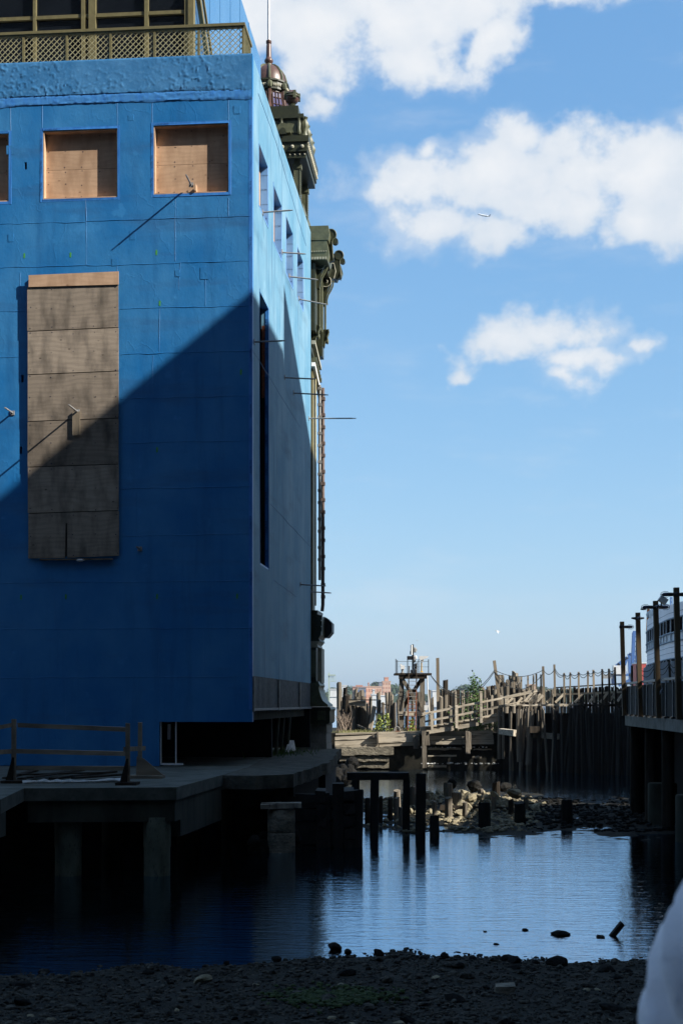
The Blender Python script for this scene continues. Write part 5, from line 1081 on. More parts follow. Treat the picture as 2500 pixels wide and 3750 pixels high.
mb = MB(); a = q4(208, 1280, 75.6); n = 12; mb.tube([(a.x + .16 * math.cos(t), 75.6, a.z + .22 * math.sin(t)) for t in np.linspace(0, math.pi, n)], .025, 6); mb.tube([(a.x + .1 * math.cos(t), 75.62, a.z + .14 * math.sin(t)) for t in np.linspace(0, math.pi, n)], .02, 6); single('wire_hoop', mb, 'pipe_grey', 'grey hoop of wire standing on the bulkhead at the foot of the tower', 'hoop')
mb = MB(); a = q4(222, 1300, 75.3); mb.box(a.x - .12, a.x + .12, 75.2, 75.4, a.z - .06, a.z + .06); single('rusty_bracket', mb, 'rust', 'small rusty red bracket on the bulkhead edge below the wire hoop', 'bracket')
a = P(1602, 2410, 79.5); mb = MB(); mb.beam((a.x + .05, 79.5, 1.9), a, .17, .15, up=(0, 1, 0), j=.01); single('tall_post', mb, 'plank_v', 'tall square wooden post rising behind the piles right of the tower', 'post')
a = P(1386, 2635, 77.2); mb = MB(); mb.box(a.x - .17, a.x + .15, 77, 77.3, BZ - .1, a.z + .35); single('quay_box', mb, 'concrete', 'small concrete block standing between the weeds on the quay', 'block')
mb = MB(); a = P(1405, 2660, 77); mb.box(a.x - .07, a.x + .08, 76.9, 77.1, BZ - .06, a.z + .2); single('blue_marker', mb, 'tape_light', 'pale blue marker board between the two tall weeds', 'marker')

# ================================================================== GANGWAY
gw = thing('timber_gangway', 'sloping timber gangway with double handrail climbing right from the tower', 'gangway', (7, 74.6, BZ))
def g7(x, y, Y): return P(1200 + x / S7, 2250 + y / S7, Y)
def gb(x0, y0, x1, y1, Y, w, h, name='rail', mat='plank', t=None): mb = MB(); mb.beam(g7(x0, y0, Y), g7(x1, y1, Y if t is None else t), w, h, j=.008); return part(name, mb, mat, gw)
for seg in (((775, 820), (860, 802)), ((860, 803), (1052, 764)), ((1052, 764), (1250, 724)), ((1250, 723), (1450, 684)), ((1450, 683), (1575, 655))): gb(*seg[0], *seg[1], 74.6, .05, .11)
for seg in (((785, 884), (860, 868)), ((860, 868), (1052, 833)), ((1062, 830), (1228, 795)), ((1258, 788), (1440, 755)), ((1440, 754), (1575, 735))): gb(*seg[0], *seg[1], 74.62, .05, .10)
for seg in (((760, 958), (1030, 918)), ((1058, 912), (1232, 880)), ((1258, 876), (1390, 843))): gb(*seg[0], *seg[1], 74.75, .12, .42, 'stringer')
for x, y0, y1 in ((853, 800, 955), (1055, 745, 935), (1256, 632, 892), (1460, 680, 752)): gb(x, y0, x + 2, y1, 74.5, .13, .09, 'post')
for k in range(12): x = 800 + k * 54; y = 925 - k * 8.6; a, b = g7(x, y, 74.4), g7(x + 40, y - 1, 74.4); mb = MB(); mb.box(a.x, b.x, 74.6, 75.6, a.z - .03, a.z + .03, .01); part('tread', mb, 'plank', gw)
gd = thing('raised_walkway', 'raised plank walkway with braced railing on top of the right pile wall', 'walkway', (10, 75, 3.2))
def g8(x, y, Y): return P(1800 + x / S8, 2100 + y / S8, Y)
def db(x0, y0, x1, y1, Y, w, h, name, mat='plank', Y2=None): mb = MB(); mb.beam(g8(x0, y0, Y), g8(x1, y1, Y2 or Y), w, h, j=.008); return part(name, mb, mat, gd)
for s in (((0, 1042), (240, 988)), ((235, 990), (380, 955)), ((120, 1022), (385, 962))): db(*s[0], *s[1], 74.8, .05, .1, 'rail')
for s in (((0, 1100), (200, 1070)), ((110, 1085), (255, 1055)), ((230, 1060), (385, 1030))): db(*s[0], *s[1], 74.9, .05, .1, 'rail')
for s in (((122, 1070), (172, 1025)), ((205, 1070), (250, 1020)), ((270, 1050), (330, 980)), ((300, 1060), (360, 985)), ((330, 1060), (400, 990)), ((370, 1055), (420, 1000)), ((450, 1060), (520, 990)), ((520, 1060), (600, 980)), ((680, 1060), (750, 985)), ((800, 1060), (860, 985)), ((890, 1060), (950, 980)), ((960, 1060), (1030, 950)), ((1030, 1050), (1085, 975))): db(*s[0], *s[1], 74.6, .05, .12, 'brace')
db(530, 994, 1085, 975, 75.2, .05, .09, 'rail', 'plank', 71.5); db(525, 938, 1085, 905, 77.8, .06, .06, 'rail', 'timber', 73)
for k in range(22): a = g8(110 + k * 26, 1080 + random.uniform(-5, 5), 74.4); mb = MB(); mb.box(a.x, a.x + .36, 73.9, 75.4, a.z - .04, a.z + .03, .02); part('deck_plank', mb, 'plank', gd)
for k in range(19): a = g8(690 + k * 21, 1080 + random.uniform(-5, 5), 71.8); mb = MB(); mb.box(a.x, a.x + .3, 71.2 - k * .1, 72.6 - k * .1, a.z - .04, a.z + .03, .02); part('deck_plank', mb, 'timber_dark', gd)
# posts carrying the ropes
RP = 'slim grey post carrying the rope line along the raised walkway'
rp_ = [(20, 715, 70, 1110, 22), (183, 850, 183, 1010, 14), (242, 845, 242, 1000, 14), (296, 838, 296, 985, 13), (342, 835, 342, 985, 12), (364, 825, 366, 985, 14), (402, 830, 404, 985, 12), (421, 763, 430, 1075, 18), (512, 748, 518, 1010, 15), (593, 818, 595, 1060, 14), (643, 812, 643, 1060, 12), (711, 808, 714, 1060, 13), (787, 800, 790, 1060, 13), (833, 792, 840, 1060, 15), (905, 786, 908, 1060, 13), (961, 783, 967, 1060, 15), (1010, 770, 1018, 1060, 14),
       (1150, 755, 1150, 1000, 14), (1193, 755, 1198, 1000, 14), (1334, 738, 1334, 1000, 15), (1455, 718, 1468, 1000, 16), (1527, 708, 1532, 1000, 16)]
for i, (x0, y0, x1, y1, w) in enumerate(rp_):
    Y = 75.2 - max(0, x0 - 400) * .0065; mb = MB(); mb.beam(g8(x0, y0, Y), g8(x1, y1, Y), w / S8 / FPX * Y, .1, up=(0, 1, 0), j=.006)
    lab = {0: 'long leaning bare pole beside the stepped piles', 7: 'thick greenish square post in the middle of the rope line', 8: 'tallest pale post of the rope line right of the greenish post'}.get(i, RP if i < 17 else 'dark post of the rope line seen over the walkway panels')
    single('rope_post', mb, 'plank_v' if i < 14 else 'timber_dark', lab, 'post', 'posts of the rope line')
def rope(p, q, sag, lab='thin dark rope hanging slack between the posts of the walkway'):
    n = 12; mb = MB(); mb.tube([p.lerp(q, i / n) - Vector((0, 0, sag * 4 * (i / n) * (1 - i / n))) for i in range(n + 1)], .018, 5, cap=False); single('rope', mb, 'rope', lab, 'rope', 'ropes along the walkway')
def rp8(i, dy): x0, y0 = rp_[i][:2]; Y = 75.1 - max(0, x0 - 400) * .0065; return g8(x0 + 3, y0 + dy, Y)
rope(P(1572, 2467, 76), rp8(0, 78), 1.25, 'long rope sagging from the tower platform to the leaning pole'); rope(P(1572, 2468, 76), rp8(0, 90), 1.35, 'lower long rope sagging from the tower platform to the leaning pole')
rope(rp8(0, 78), rp8(7, 30), .35); rope(rp8(0, 90), rp8(7, 55), .9); rope(rp8(7, 30), rp8(8, 40), .25); rope(rp8(8, 28), rp8(9, 8), .2); rope(rp8(8, 45), rp8(9, 12), .25)
for i in range(9, 16): rope(rp8(i, 8), rp8(i + 1, 8), .14); rope(rp8(i, 14), rp8(i + 1, 16), .24)
for i in range(18, 21): rope(rp8(i, 10), rp8(i + 1, 10), .3); rope(rp8(i, 20), rp8(i + 1, 22), .5)
# ================================================================== PLANTS ON THE QUAY
def leaves(mb, c, n, spread, size, up=0.3):
    for _ in range(n):
        p = Vector((random.gauss(c[0], spread[0]), random.gauss(c[1], spread[1]), random.gauss(c[2], spread[2])))
        a = Vector((random.uniform(-1, 1), random.uniform(-1, 1), random.uniform(-.6, .6) + up)).normalized(); b = a.cross(Vector((random.uniform(-1, 1), random.uniform(-1, 1), random.uniform(-1, 1)))).normalized()
        s = size * random.uniform(.6, 1.3); mb.add([p, p + a * s * .5 + b * s * .32, p + a * s, p + a * s * .5 - b * s * .32], [(0, 1, 2, 3)])
def plant(name, label, cat, pts, nleaf, spread, size, mat, base, stem_r=.012):
    t = thing(name, label, cat, base); sm = MB(); lm = MB(); sm.tube([base] + pts, [stem_r * (1 - .6 * i / len(pts)) for i in range(len(pts) + 1)], 5)
    for i, p in enumerate(pts): leaves(lm, p, nleaf, spread if not callable(spread) else spread(i / len(pts)), size)
    part('stem', sm, 'twig', t); part('foliage', lm, mat, t)
vp = [P(*p, 76.5) for p in ((1722, 2665), (1728, 2640), (1722, 2615), (1735, 2590), (1728, 2568), (1738, 2548), (1732, 2530), (1736, 2510), (1733, 2490))]
plant('climbing_vine', 'tall green leafy vine growing up among the piles by the gangway', 'vine', vp, 85, lambda t: (.42 * (1.05 - t) + .05, .25, .16), .13, 'leaf', tuple(P(1725, 2684, 76.5)), .03)
plant('vine_shoot', 'thin side shoot with few leaves right of the tall vine', 'vine', [P(1748, 2560, 76.3), P(1756, 2520, 76.3), P(1760, 2498, 76.3)], 16, (.07, .05, .1), .12, 'leaf', tuple(P(1740, 2684, 76.3)))
for k, (px, py, w, n, m, lab) in enumerate(((1690, 2668, 55, 380, 'leaf', 'low green bush under the gangway at its left half'), (1755, 2662, 60, 420, 'leaf', 'low green bush under the right half of the gangway'), (1812, 2665, 24, 120, 'leaf', 'narrow leafy sprig at the right corner of the bulkhead'), (1790, 2660, 34, 160, 'leaf', 'leafy clump at the end of the gangway stringer'))):
    a = P(px, py, 75.7); t = thing('low_bush', lab, 'bush', (a.x, a.y, BZ - .06)); mb = MB(); leaves(mb, (a.x, a.y, a.z), n, (w / FPX * 75 * .42, .25, .14), .1); part('foliage', mb, m, t)
    mb = MB(); [mb.tube([(a.x + random.uniform(-.2, .2), a.y, BZ - .06), (a.x + random.uniform(-.4, .4), a.y, a.z + .1)], .01, 4) for _ in range(5)]; part('stem', mb, 'twig', t)
for px, top, lab in ((1389, 2625, 'taller yellow-green weed spike on the bulkhead'), (1414, 2622, 'second yellow-green weed spike beside the blue marker'), (1508, 2640, 'weed spike growing between the legs of the tower')):
    b_ = P(px, 2682, 76.0); q = [b_.lerp(P(px, top, 76.0), i / 6) for i in range(1, 7)]
    plant('weed_spike', lab, 'weed', q, 26, lambda t: (.13 * (1 - t) + .03, .12 * (1 - t) + .03, .05), .13, 'leaf_pale', tuple(b_), .014)
sh = thing('bare_shrub', 'leafless shrub with pale branching twigs beside the iron pier', 'shrub', tuple(P(1262, 2680, 76)))
for k in range(26):
    b_ = P(random.uniform(1225, 1285), 2682, 75.9 + random.uniform(0, .6)); tip = P(random.uniform(1222, 1290), random.uniform(2595, 2650), b_.y); m = b_.lerp(tip, .5) + Vector((random.uniform(-.12, .12), 0, .05))
    mb = MB(); mb.tube([b_, m, tip], [.02, .014, .006], 4)
    for _ in range(2): mb.tube([m, m + Vector((random.uniform(-.3, .3), random.uniform(-.1, .1), random.uniform(.15, .4)))], [.011, .005], 4)
    part('twig', mb, 'twig', sh)
mb = MB()
for _ in range(900):
    px = random.choice((random.gauss(1270, 25), random.uniform(1230, 1560), random.gauss(1500, 12), random.gauss(1345, 20))); p = P(px, 2684, random.uniform(75.5, 76.6)); p.z = BZ - .05; h = random.uniform(.06, .22)
    mb.add([p + Vector((-.008, 0, 0)), p + Vector((.008, 0, 0)), p + Vector((random.uniform(-.07, .07), random.uniform(-.05, .05), h))], [(0, 1, 2)])
single('grass', mb, 'dry_grass', 'dry yellow grass along the top of the timber bulkhead', 'grass', kind='stuff')
mb = MB()
for _ in range(260):
    a = B2W(random.gauss(-.6, .5), random.gauss(9.5, 1.6)); h = random.uniform(.08, .3)
    mb.add([(a.x - .012, a.y, DK), (a.x + .012, a.y, DK), (a.x + random.uniform(-.1, .1), a.y, DK + h)], [(0, 1, 2)])
single('wharf_weeds', mb, 'leaf', 'thin green weeds on the wharf ledge under the iron skirt', 'weeds', kind='stuff')

# ================================================================== RIGHT-HAND CONCRETE WALKWAY
def Q(Y, off=0.0): return Vector((9.22 - .0768 * (46 - Y) + off, Y, 0))
wk = thing('concrete_walkway', 'raised concrete walkway on piles at the right edge', 'walkway', tuple(Q(46)))
SZ = 3.13
a, b = Q(46.35), Q(26); mb = MB(); mb.prism([(a.x, a.y), (b.x, b.y), (b.x + 6, b.y), (a.x + 6, a.y)], 'z', SZ - .32, SZ); part('slab', mb, 'concrete', wk)
for Y in (45.9, 42.4, 39.0, 35.2, 31.5, 28): c = Q(Y, .28); mb = MB(); mb.lathe((c.x, c.y, -.6), [(.17, 0), (.17, SZ + .27)], 12); part('pile', mb, 'timber_dark', wk, smooth=True)
for Y, r in ((41.5, .42), (36.2, .45)): c = Q(Y, .5); mb = MB(); mb.lathe((c.x, c.y, -.6), [(r, 0), (r, 1.75), (r * .95, 1.8)], 18); part('footing', mb, 'concrete_dark', wk, smooth=True)
a, b = Q(46.2, 1.2), Q(26, 1.2); mb = MB(); mb.prism([(a.x, a.y), (b.x, b.y), (b.x + .2, b.y), (a.x + .2, a.y)], 'z', -.6, SZ - .33); mb.prism([(a.x - 1.0, a.y), (a.x + 5, a.y), (a.x + 5, a.y - .2), (a.x - 1.0, a.y - .2)], 'z', -.6, SZ - .33); part('pier_wall', mb, 'dark_void', wk)  # added black sheets standing in for the darkness under the slab
rl = thing('panel_railing', 'dark panelled railing with grey top rail on the concrete walkway', 'railing', tuple(Q(46) + Vector((0, 0, SZ))))
RZ = 4.17
a, b = Q(46.1, .02), Q(26, .02); mb = MB(); mb.beam(a + Vector((0, 0, RZ)), b + Vector((0, 0, RZ)), .12, .06); part('top_rail', mb, 'galvanised', rl)
Y = 46.0
while Y > 26.5:
    c = Q(Y, .04); d = Q(Y - 1.2, .04); mb = MB(); mb.beam(c + Vector((0, 0, SZ + .5)), d + Vector((0, -.02, SZ + .5)), .03, .9); part('panel', mb, 'panel_grey', rl)
    mb = MB(); mb.box(c.x - .045, c.x - .01, Y - .02, Y + .02, SZ, RZ - .03); part('stanchion', mb, 'galvanised', rl)
    mb = MB(); mb.box(c.x - .1, c.x + .08, Y - .09, Y + .09, SZ, SZ + .05); part('base_plate', mb, 'black_metal', rl); Y -= 1.2
lampd = [[(1, 0)], [(0, -1)], [(-1, 0), (1, 0), (0, -1)], [(-1, 0), (1, 0)]]
names = ['farthest brown lamp post with one caged blue lamp pointing right', 'second brown lamp post with a lamp facing the viewer', 'third brown lamp post with caged blue lamps on both sides', 'nearest brown lamp post cut by the right edge of the picture']
for i, (pxt, pyt, pxb, Y) in enumerate(((2285, 2277, 2294, 46.0), (2350, 2244, 2360, 42.1), (2412, 2201, 2424, 38.4), (2493, 2152, 2503, 35.0))):
    t_ = P(pxt, pyt, Y); b_ = P(pxb, 2600, Y); b_.z = SZ; b_.x = Q(Y, -.06).x + .0
    dx = (b_.x - P(pxb, 2600, Y).x); t_.x += dx
    lp_ = thing('lamp_post', names[i], 'lamp post', tuple(b_), 'lamp posts on the walkway')
    mb = MB(); mb.beam(b_, t_, .125, .125, up=(0, 1, 0)); part('post', mb, 'olive_brown' if 'olive_brown' in MATS else 'plank_v', lp_)
    mb = MB(); c = t_ - Vector((0, 0, .17)); mb.ball(tuple(c), .095, 10); part('hub', mb, 'black_metal', lp_, smooth=True)
    for dx, dy in lampd[i]:
        d = Vector((dx, dy, 0)); mb = MB(); mb.tube([c + d * .06, c + d * .12, c + d * .18, c + d * .2], [.04, .05, .05, .055], 10); arm = part('lamp_holder', mb, 'black_metal', lp_, smooth=True)
        mb = MB(); mb.tube([c + d * .2, c + d * .23, c + d * .3, c + d * .34, c + d * .355], [.042, .05, .047, .03, .006], 10); part('bulb_glass', mb, 'lamp_glass_blue', arm, smooth=True)
        mb = MB(); s = Vector((0, 0, 1)); e = d.cross(s)
        for u in (s, e): mb.tube([c + d * .2 + u * .068, c + d * .31 + u * .068, c + d * .37 + u * .04, c + d * .385, c + d * .37 - u * .04, c + d * .31 - u * .068, c + d * .2 - u * .068], .007, 5)
        part('wire_cage', mb, 'black_metal', arm)
    if i == 1:
        for sx in (-1, 1): mb = MB(); mb.tube([c + Vector((sx * .06, 0, 0)), c + Vector((sx * .19, 0, .01))], [.045, .022], 8); part('cap', mb, 'black_metal', lp_)
a = P(2425, 2198, 38.0); fl = thing('floodlight', 'tilted cream floodlight box on top of the third lamp post', 'floodlight', tuple(a))
mb = MB(); i0 = len(mb.v); mb.box(a.x - .10, a.x + .12, a.y - .08, a.y + .1, a.z - .07, a.z + .09); mb.turn(i0, a, Matrix.Rotation(R(35), 3, 'Y')); part('housing', mb, 'white_paint', fl)
mb = MB(); mb.tube([a - Vector((.02, 0, .05)), a - Vector((.05, 0, .2))], .02, 6); part('bracket', mb, 'black_metal', fl)

# ================================================================== FERRY
fe = thing('ferry', 'white ferry with curved superstructure and dark window bands behind the lamp posts', 'ferry', (24, 98, 0))
cur = [(19.6, 66), (19.35, 74), (19.32, 81.5), (19.36, 84), (19.6, 86.3), (20.08, 90.8), (20.5, 93.5), (20.95, 97), (21.5, 100), (22.4, 103.5), (23.8, 107), (26, 110), (29, 112), (33, 113)]
def fz(py): return EYE + (HZN - py) / FPX * 100
def smooth_curve(c, k=5):
    out = []
    for i in range(len(c) - 1):
        p0, p1, p2, p3 = [Vector((*c[max(0, min(len(c) - 1, i + d))], 0)) for d in (-1, 0, 1, 2)]
        for s in range(k): t = s / k; out.append(.5 * ((2 * p1) + (p2 - p0) * t + (2 * p0 - 5 * p1 + 4 * p2 - p3) * t * t + (3 * p1 - p0 - 3 * p2 + p3) * t ** 3))
    out.append(Vector((*c[-1], 0))); return out
fc = smooth_curve(cur)
def band(name, z0, z1, off, mat, sub=None, cap=False):
    mb = MB(); n = len(fc); nr = []
    for i in range(n): d = (fc[min(i + 1, n - 1)] - fc[max(0, i - 1)]).normalized(); nr.append(Vector((d.y, -d.x, 0)))
    o = [fc[i] + nr[i] * (-off) * -1 * -1 for i in range(n)]
    vs = [(p.x, p.y, z0) for p in o] + [(p.x, p.y, z1) for p in o] + [(p.x + .25, p.y, z0) for p in o] + [(p.x + .25, p.y, z1) for p in o]
    fs = []
    for i in range(n - 1): fs += [(i, i + 1, n + i + 1, n + i), (n + i, n + i + 1, 3 * n + i + 1, 3 * n + i), (2 * n + i, 2 * n + i + 1, i + 1, i)]
    mb.add(vs, fs)
    if cap: mb.add([(p.x, p.y, z1) for p in o] + [(34, 66, z1)], [tuple(range(n + 1))])
    return part(name, mb, mat, fe)
zA, zB, zC, zD, zE, zF = fz(2275), fz(2318), fz(2362), fz(2388), fz(2440), fz(2492)
band('upper_bulwark', zB, zA, .0, 'ferry_white', cap=True); band('upper_window_band', zC, zB - .002, -.06, 'ferry_window'); band('upper_panel_band', zD, zC - .002, -.02, 'ferry_trim'); band('middle_plating', zE, zD - .002, .0, 'ferry_white'); band('lower_window_band', fz(2520), zE - .002, -.06, 'ferry_window'); band('hull_plating', .2, fz(2520) - .002, 0, 'ferry_white')
L_ = 0; acc = [0]
for i in range(1, len(fc)): acc.append(acc[-1] + (fc[i] - fc[i - 1]).length)
def along(s):
    for i in range(1, len(fc)):
        if acc[i] >= s: t = (s - acc[i - 1]) / (acc[i] - acc[i - 1]); return fc[i - 1].lerp(fc[i], t), (fc[i] - fc[i - 1]).normalized()
    return fc[-1], (fc[-1] - fc[-2]).normalized()
s = 8.0
while s < acc[-1] - 6:
    p, d = along(s); nrm = Vector((-d.y, d.x, 0)); p = p + nrm * .03
    mb = MB(); mb.beam(Vector((p.x, p.y, zD)), Vector((p.x, p.y, zB + .02)), .06, .10, up=tuple(d)); part('window_post', mb, 'ferry_trim', fe)
    mb = MB(); mb.beam(Vector((p.x, p.y, fz(2520))), Vector((p.x, p.y, zE + .02)), .06, .09, up=tuple(d)); part('window_post', mb, 'ferry_trim', fe)
    p2, d2 = along(s + .55); p2 = p2 + Vector((-d2.y, d2.x, 0)) * .02
    if s < 40: mb = MB(); mb.beam(Vector((p2.x, p2.y, fz(2520))), Vector((p2.x, p2.y, zE - .15)), .05, .45, up=(-d2.y, d2.x, 0)); part('lower_panel', mb, 'ferry_trim', fe)
    s += 1.55
for z in (zB, zD, zC, zE):
    mb = MB(); mb.tube([(p.x - .05, p.y, z) for p in fc], .05, 4, cap=False); part('trim_rail', mb, 'galvanised', fe)
for z in (fz(2405), fz(2422), fz(2300)):
    mb = MB(); mb.tube([(p.x - .004, p.y, z) for p in fc], .014, 4, cap=False); part('plating_seam', mb, 'galvanised', fe)
a = P(2412, 2243, 95); mb = MB(); mb.lathe((a.x + .3, 95, zA - .1), [(.9, 0), (.95, .3), (.7, .75), (.3, .95), (.02, 1.0)], 16); part('radar_dome', mb, 'white_paint', fe, smooth=True)
a, b = P(2371, 2272, 99.5), P(2374, 2232, 99.5); mb = MB(); mb.beam((a.x, 99.5, zA - .7), (b.x, 99.5, b.z), .18, .3, up=(0, 1, 0)); mb.tube([b, P(2370, 2227, 99.5), P(2360, 2226, 99.5), P(2354, 2231, 99.5)], .06, 6); part('orange_davit', mb, 'orange', fe)
mb = MB(); mb.ball(tuple(P(2354, 2231, 99.5)), .16, 6, 1.3, 1, .5); part('davit_hook', mb, 'black_metal', fe)
for px in (2454, 2460): a = P(px, 2187, 85); mb = MB(); mb.tube([(a.x, 85, zA - .1), a], .035, 5); part('mast_rung_post', mb, 'crane_blue', fe)
a = P(2457, 2190, 85); mb = MB(); mb.tube([P(2454, 2190, 85), P(2460, 2190, 85)], .03, 5); mb.tube([P(2454, 2205, 85), P(2460, 2205, 85)], .03, 5); part('mast_rung', mb, 'crane_blue', fe)
for i in range(3): a = P(2376 + i * 8, 2252 - i * 6, 98 - i); mb = MB(); mb.ball((a.x, a.y, a.z), .22, 8, 1, 1, 1.2); part('life_raft', mb, 'white_paint', fe, smooth=True)
# ================================================================== FAR HARBOUR
cr = thing('gantry_crane', 'blue port gantry crane with raised lattice boom far behind the walkway', 'crane', (190, 900, 0))
CYD = 900.0
def cb(x0, y0, x1, y1, w, name, mat='crane_blue', dY=0): mb = MB(); mb.beam(g8(x0, y0, CYD + dY), g8(x1, y1, CYD + dY), w, w, up=(0, 1, 0)); return part(name, mb, mat, cr)
cb(1165, 485, 1150, 870, 2.0, 'boom_chord'); cb(1200, 485, 1185, 870, 2.0, 'boom_chord'); cb(1158, 482, 1206, 482, 1.4, 'boom_head')
for k in range(9): y = 500 + k * 40; cb(1164 - k * 1.5, y, 1199 - k * 1.5, y + 40, .4, 'lacing', 'pipe_grey'); cb(1199 - k * 1.5, y, 1163 - k * 1.5, y + 40, .4, 'lacing', 'pipe_grey')
for s in ((1125, 660, 1135, 880), (1110, 690, 1020, 760), (1020, 760, 990, 830), (1110, 690, 1060, 830), (1030, 740, 1100, 820), (985, 830, 1200, 835), (930, 845, 1000, 830), (990, 830, 993, 920), (1125, 880, 1040, 920), (1140, 830, 1145, 920), (1200, 740, 1215, 900), (1125, 660, 1200, 700)): cb(*s, 1.7 if s[1] != s[3] else 2.4, 'girder')
mb = MB(); a = g8(1050, 795, 895); mb.box(a.x - 4, a.x + 4, 895, 899, a.z - 2.5, a.z + 3); part('machine_house', mb, 'white_far', cr)
mb = MB(); a = g8(960, 850, 897); mb.box(a.x - 4, a.x + 2, 896, 899, a.z - 1, a.z + 1.5); part('trolley', mb, 'pipe_grey', cr)
def far_box(name, px0, px1, py0, Y, mat, label, cat, py1=None, d=20, roof=None, wins=None):
    a, b = P(px0, py0, Y), P(px1, py0, Y); z0 = 1.0 if py1 is None else P(px0, py1, Y).z
    t = thing(name, label, cat, ((a.x + b.x) / 2, Y + d / 2, z0)); mb = MB(); mb.box(a.x, b.x, Y, Y + d, z0, a.z); part('wall', mb, mat, t)
    mb = MB(); mb.box(a.x - .3, b.x + .3, Y - .3, Y + d, a.z, a.z + .6); part('roof', mb, roof or mat, t)
    if wins:
        nx, nz, wm = wins; w = (b.x - a.x) / nx; h = (a.z - max(z0, 1)) / nz
        for i in range(nx):
            for j in range(nz): mb = MB(); mb.box(a.x + (i + .25) * w, a.x + (i + .75) * w, Y - .15, Y + .1, a.z - (j + .75) * h, a.z - (j + .3) * h); part('window', mb, wm, t)
    return t
far_box('container_stack', 2338, 2366, 2430, 860, 'red_far', 'red and white container stack beside the far crane', 'containers', roof='white_far')
far_box('brick_tower_block', 1400, 1430, 2497, 1250, 'cream_far', 'pale brick high-rise tower on the far shore left of the timber tower', 'tower block', wins=(3, 6, 'brick_far'))
t = far_box('tower_block_core', 1408, 1422, 2483, 1262, 'brick_far', 'dark brick lift core rising behind the far tower block', 'tower block')
far_box('grey_high_rise', 1387, 1401, 2500, 1300, 'grey_far', 'slim grey high-rise left of the pale brick tower on the far shore', 'tower block')
far_box('brick_house', 1291, 1335, 2517, 1200, 'brick_far', 'long orange brick building on the far shore above the left piles', 'building', wins=(5, 3, 'cream_far'))
far_box('brick_penthouse', 1304, 1327, 2512, 1204, 'brick_far', 'small brick top storey of the orange building on the far shore', 'building')
far_box('slate_building', 1308, 1340, 2520, 1180, 'grey_far', 'slate grey block before the orange brick building on the far shore', 'building', wins=(4, 3, 'blue_far'))
far_box('cream_building', 1338, 1398, 2516, 1210, 'cream_far', 'cream and orange building left of the far tower block', 'building', wins=(6, 3, 'brick_far'))
far_box('brick_chimney', 1348, 1351, 2503, 1215, 'brick_far', 'brick chimney standing above the cream building on the far shore', 'chimney')
for px0, px1, py, Y, m, lab in ((1208, 1233, 2526, 1000, 'white_far', 'white shed at the left end of the far shore'), (1253, 1270, 2512, 1100, 'white_far', 'small white upper building above the left piles'), (1360, 1378, 2545, 900, 'white_far', 'white low shed between the left piles'), (1205, 1260, 2553, 800, 'white_far', 'long white pier shed low on the far shore'), (1380, 1412, 2550, 850, 'white_far', 'white shed right of the leaning pile'), (1583, 1598, 2532, 900, 'white_far', 'white shed behind the piles right of the tower'), (1365, 1372, 2528, 1000, 'white_far', 'tiny white house below the slate building'), (1935, 1960, 2509, 1100, 'cream_far', 'pale building far behind the rope posts')):
    far_box('far_shed', px0, px1, py, Y, m, lab, 'shed')
mb = MB(); mb.box(-120, 500, 1240, 1700, -2, 4); single('far_shore', mb, 'grey_far', kind='structure', base=(0, 0, 0))
# wooded far shore
mb = MB()
for k in range(330):
    px = random.uniform(1150, 2300); Y = random.uniform(1320, 1560)
    base = 2526 + 10 * math.sin(px * .021) + 7 * math.sin(px * .053 + 1); 
    for (c_, w_, h_) in ((1312, 32, 26), (1375, 22, 16), (1445, 22, 18), (1225, 20, 16), (1275, 14, 12), (1690, 26, 10)): base -= h_ * math.exp(-((px - c_) / w_) ** 2)
    a = P(px, min(base, 2538) + random.uniform(0, 14), Y)
    for _ in range(60):
        v = Vector((random.gauss(0, 1), random.gauss(0, 1), random.gauss(0, 1))).normalized() * random.uniform(.6, 1)
        c = Vector((a.x + v.x * 6.5, a.y + v.y * 5, a.z - 4 + v.z * 5.0)); u = v.cross(Vector((random.uniform(-1, 1), random.uniform(-1, 1), random.uniform(-1, 1)))).normalized(); w = v.cross(u); s_ = random.uniform(.9, 1.8)
        mb.add([c + u * s_, c + w * s_, c - u * s_, c - w * s_], [(0, 1, 2, 3)])
for px in range(1140, 2310, 6):
    a = P(px, 2545 + random.uniform(-4, 4), 1570); b = P(px + 7, 2545, 1570); mb.add([(a.x, 1570, 0), (b.x, 1570, 0), (b.x, 1572, a.z), (a.x, 1572, a.z)], [(0, 1, 2, 3)])
single('far_woods', mb, 'far_tree', 'dark wooded ridge along the far shore', 'woods', kind='stuff', base=(0, 0, 0))
# pale green lattice mast by the iron pier
lm = thing('harbour_mast', 'pale green steel mast with a caged platform just right of the iron pier', 'mast', tuple(P(1207, 2590, 300)))
for x0 in (0, 16): mb = MB(); mb.beam(P(1203 + x0 / 5.6, 2464, 300), P(1203 + x0 / 5.6, 2590, 300), .14, .14, up=(0, 1, 0)); part('leg', mb, 'glass_green' if 'glass_green' in MATS else 'mast_green', lm)
mb = MB(); a, b = P(1200, 2473, 300), P(1228, 2473, 300); mb.beam(a, b, .5, .25); mb.beam(P(1210, 2496, 300), P(1229, 2496, 300), .3, .1)
for px in (1211, 1215, 1218, 1221, 1227): mb.beam(P(px, 2473, 300), P(px + 1.5, 2496, 300), .07, .07, up=(0, 1, 0))
part('cage', mb, 'mast_green', lm)

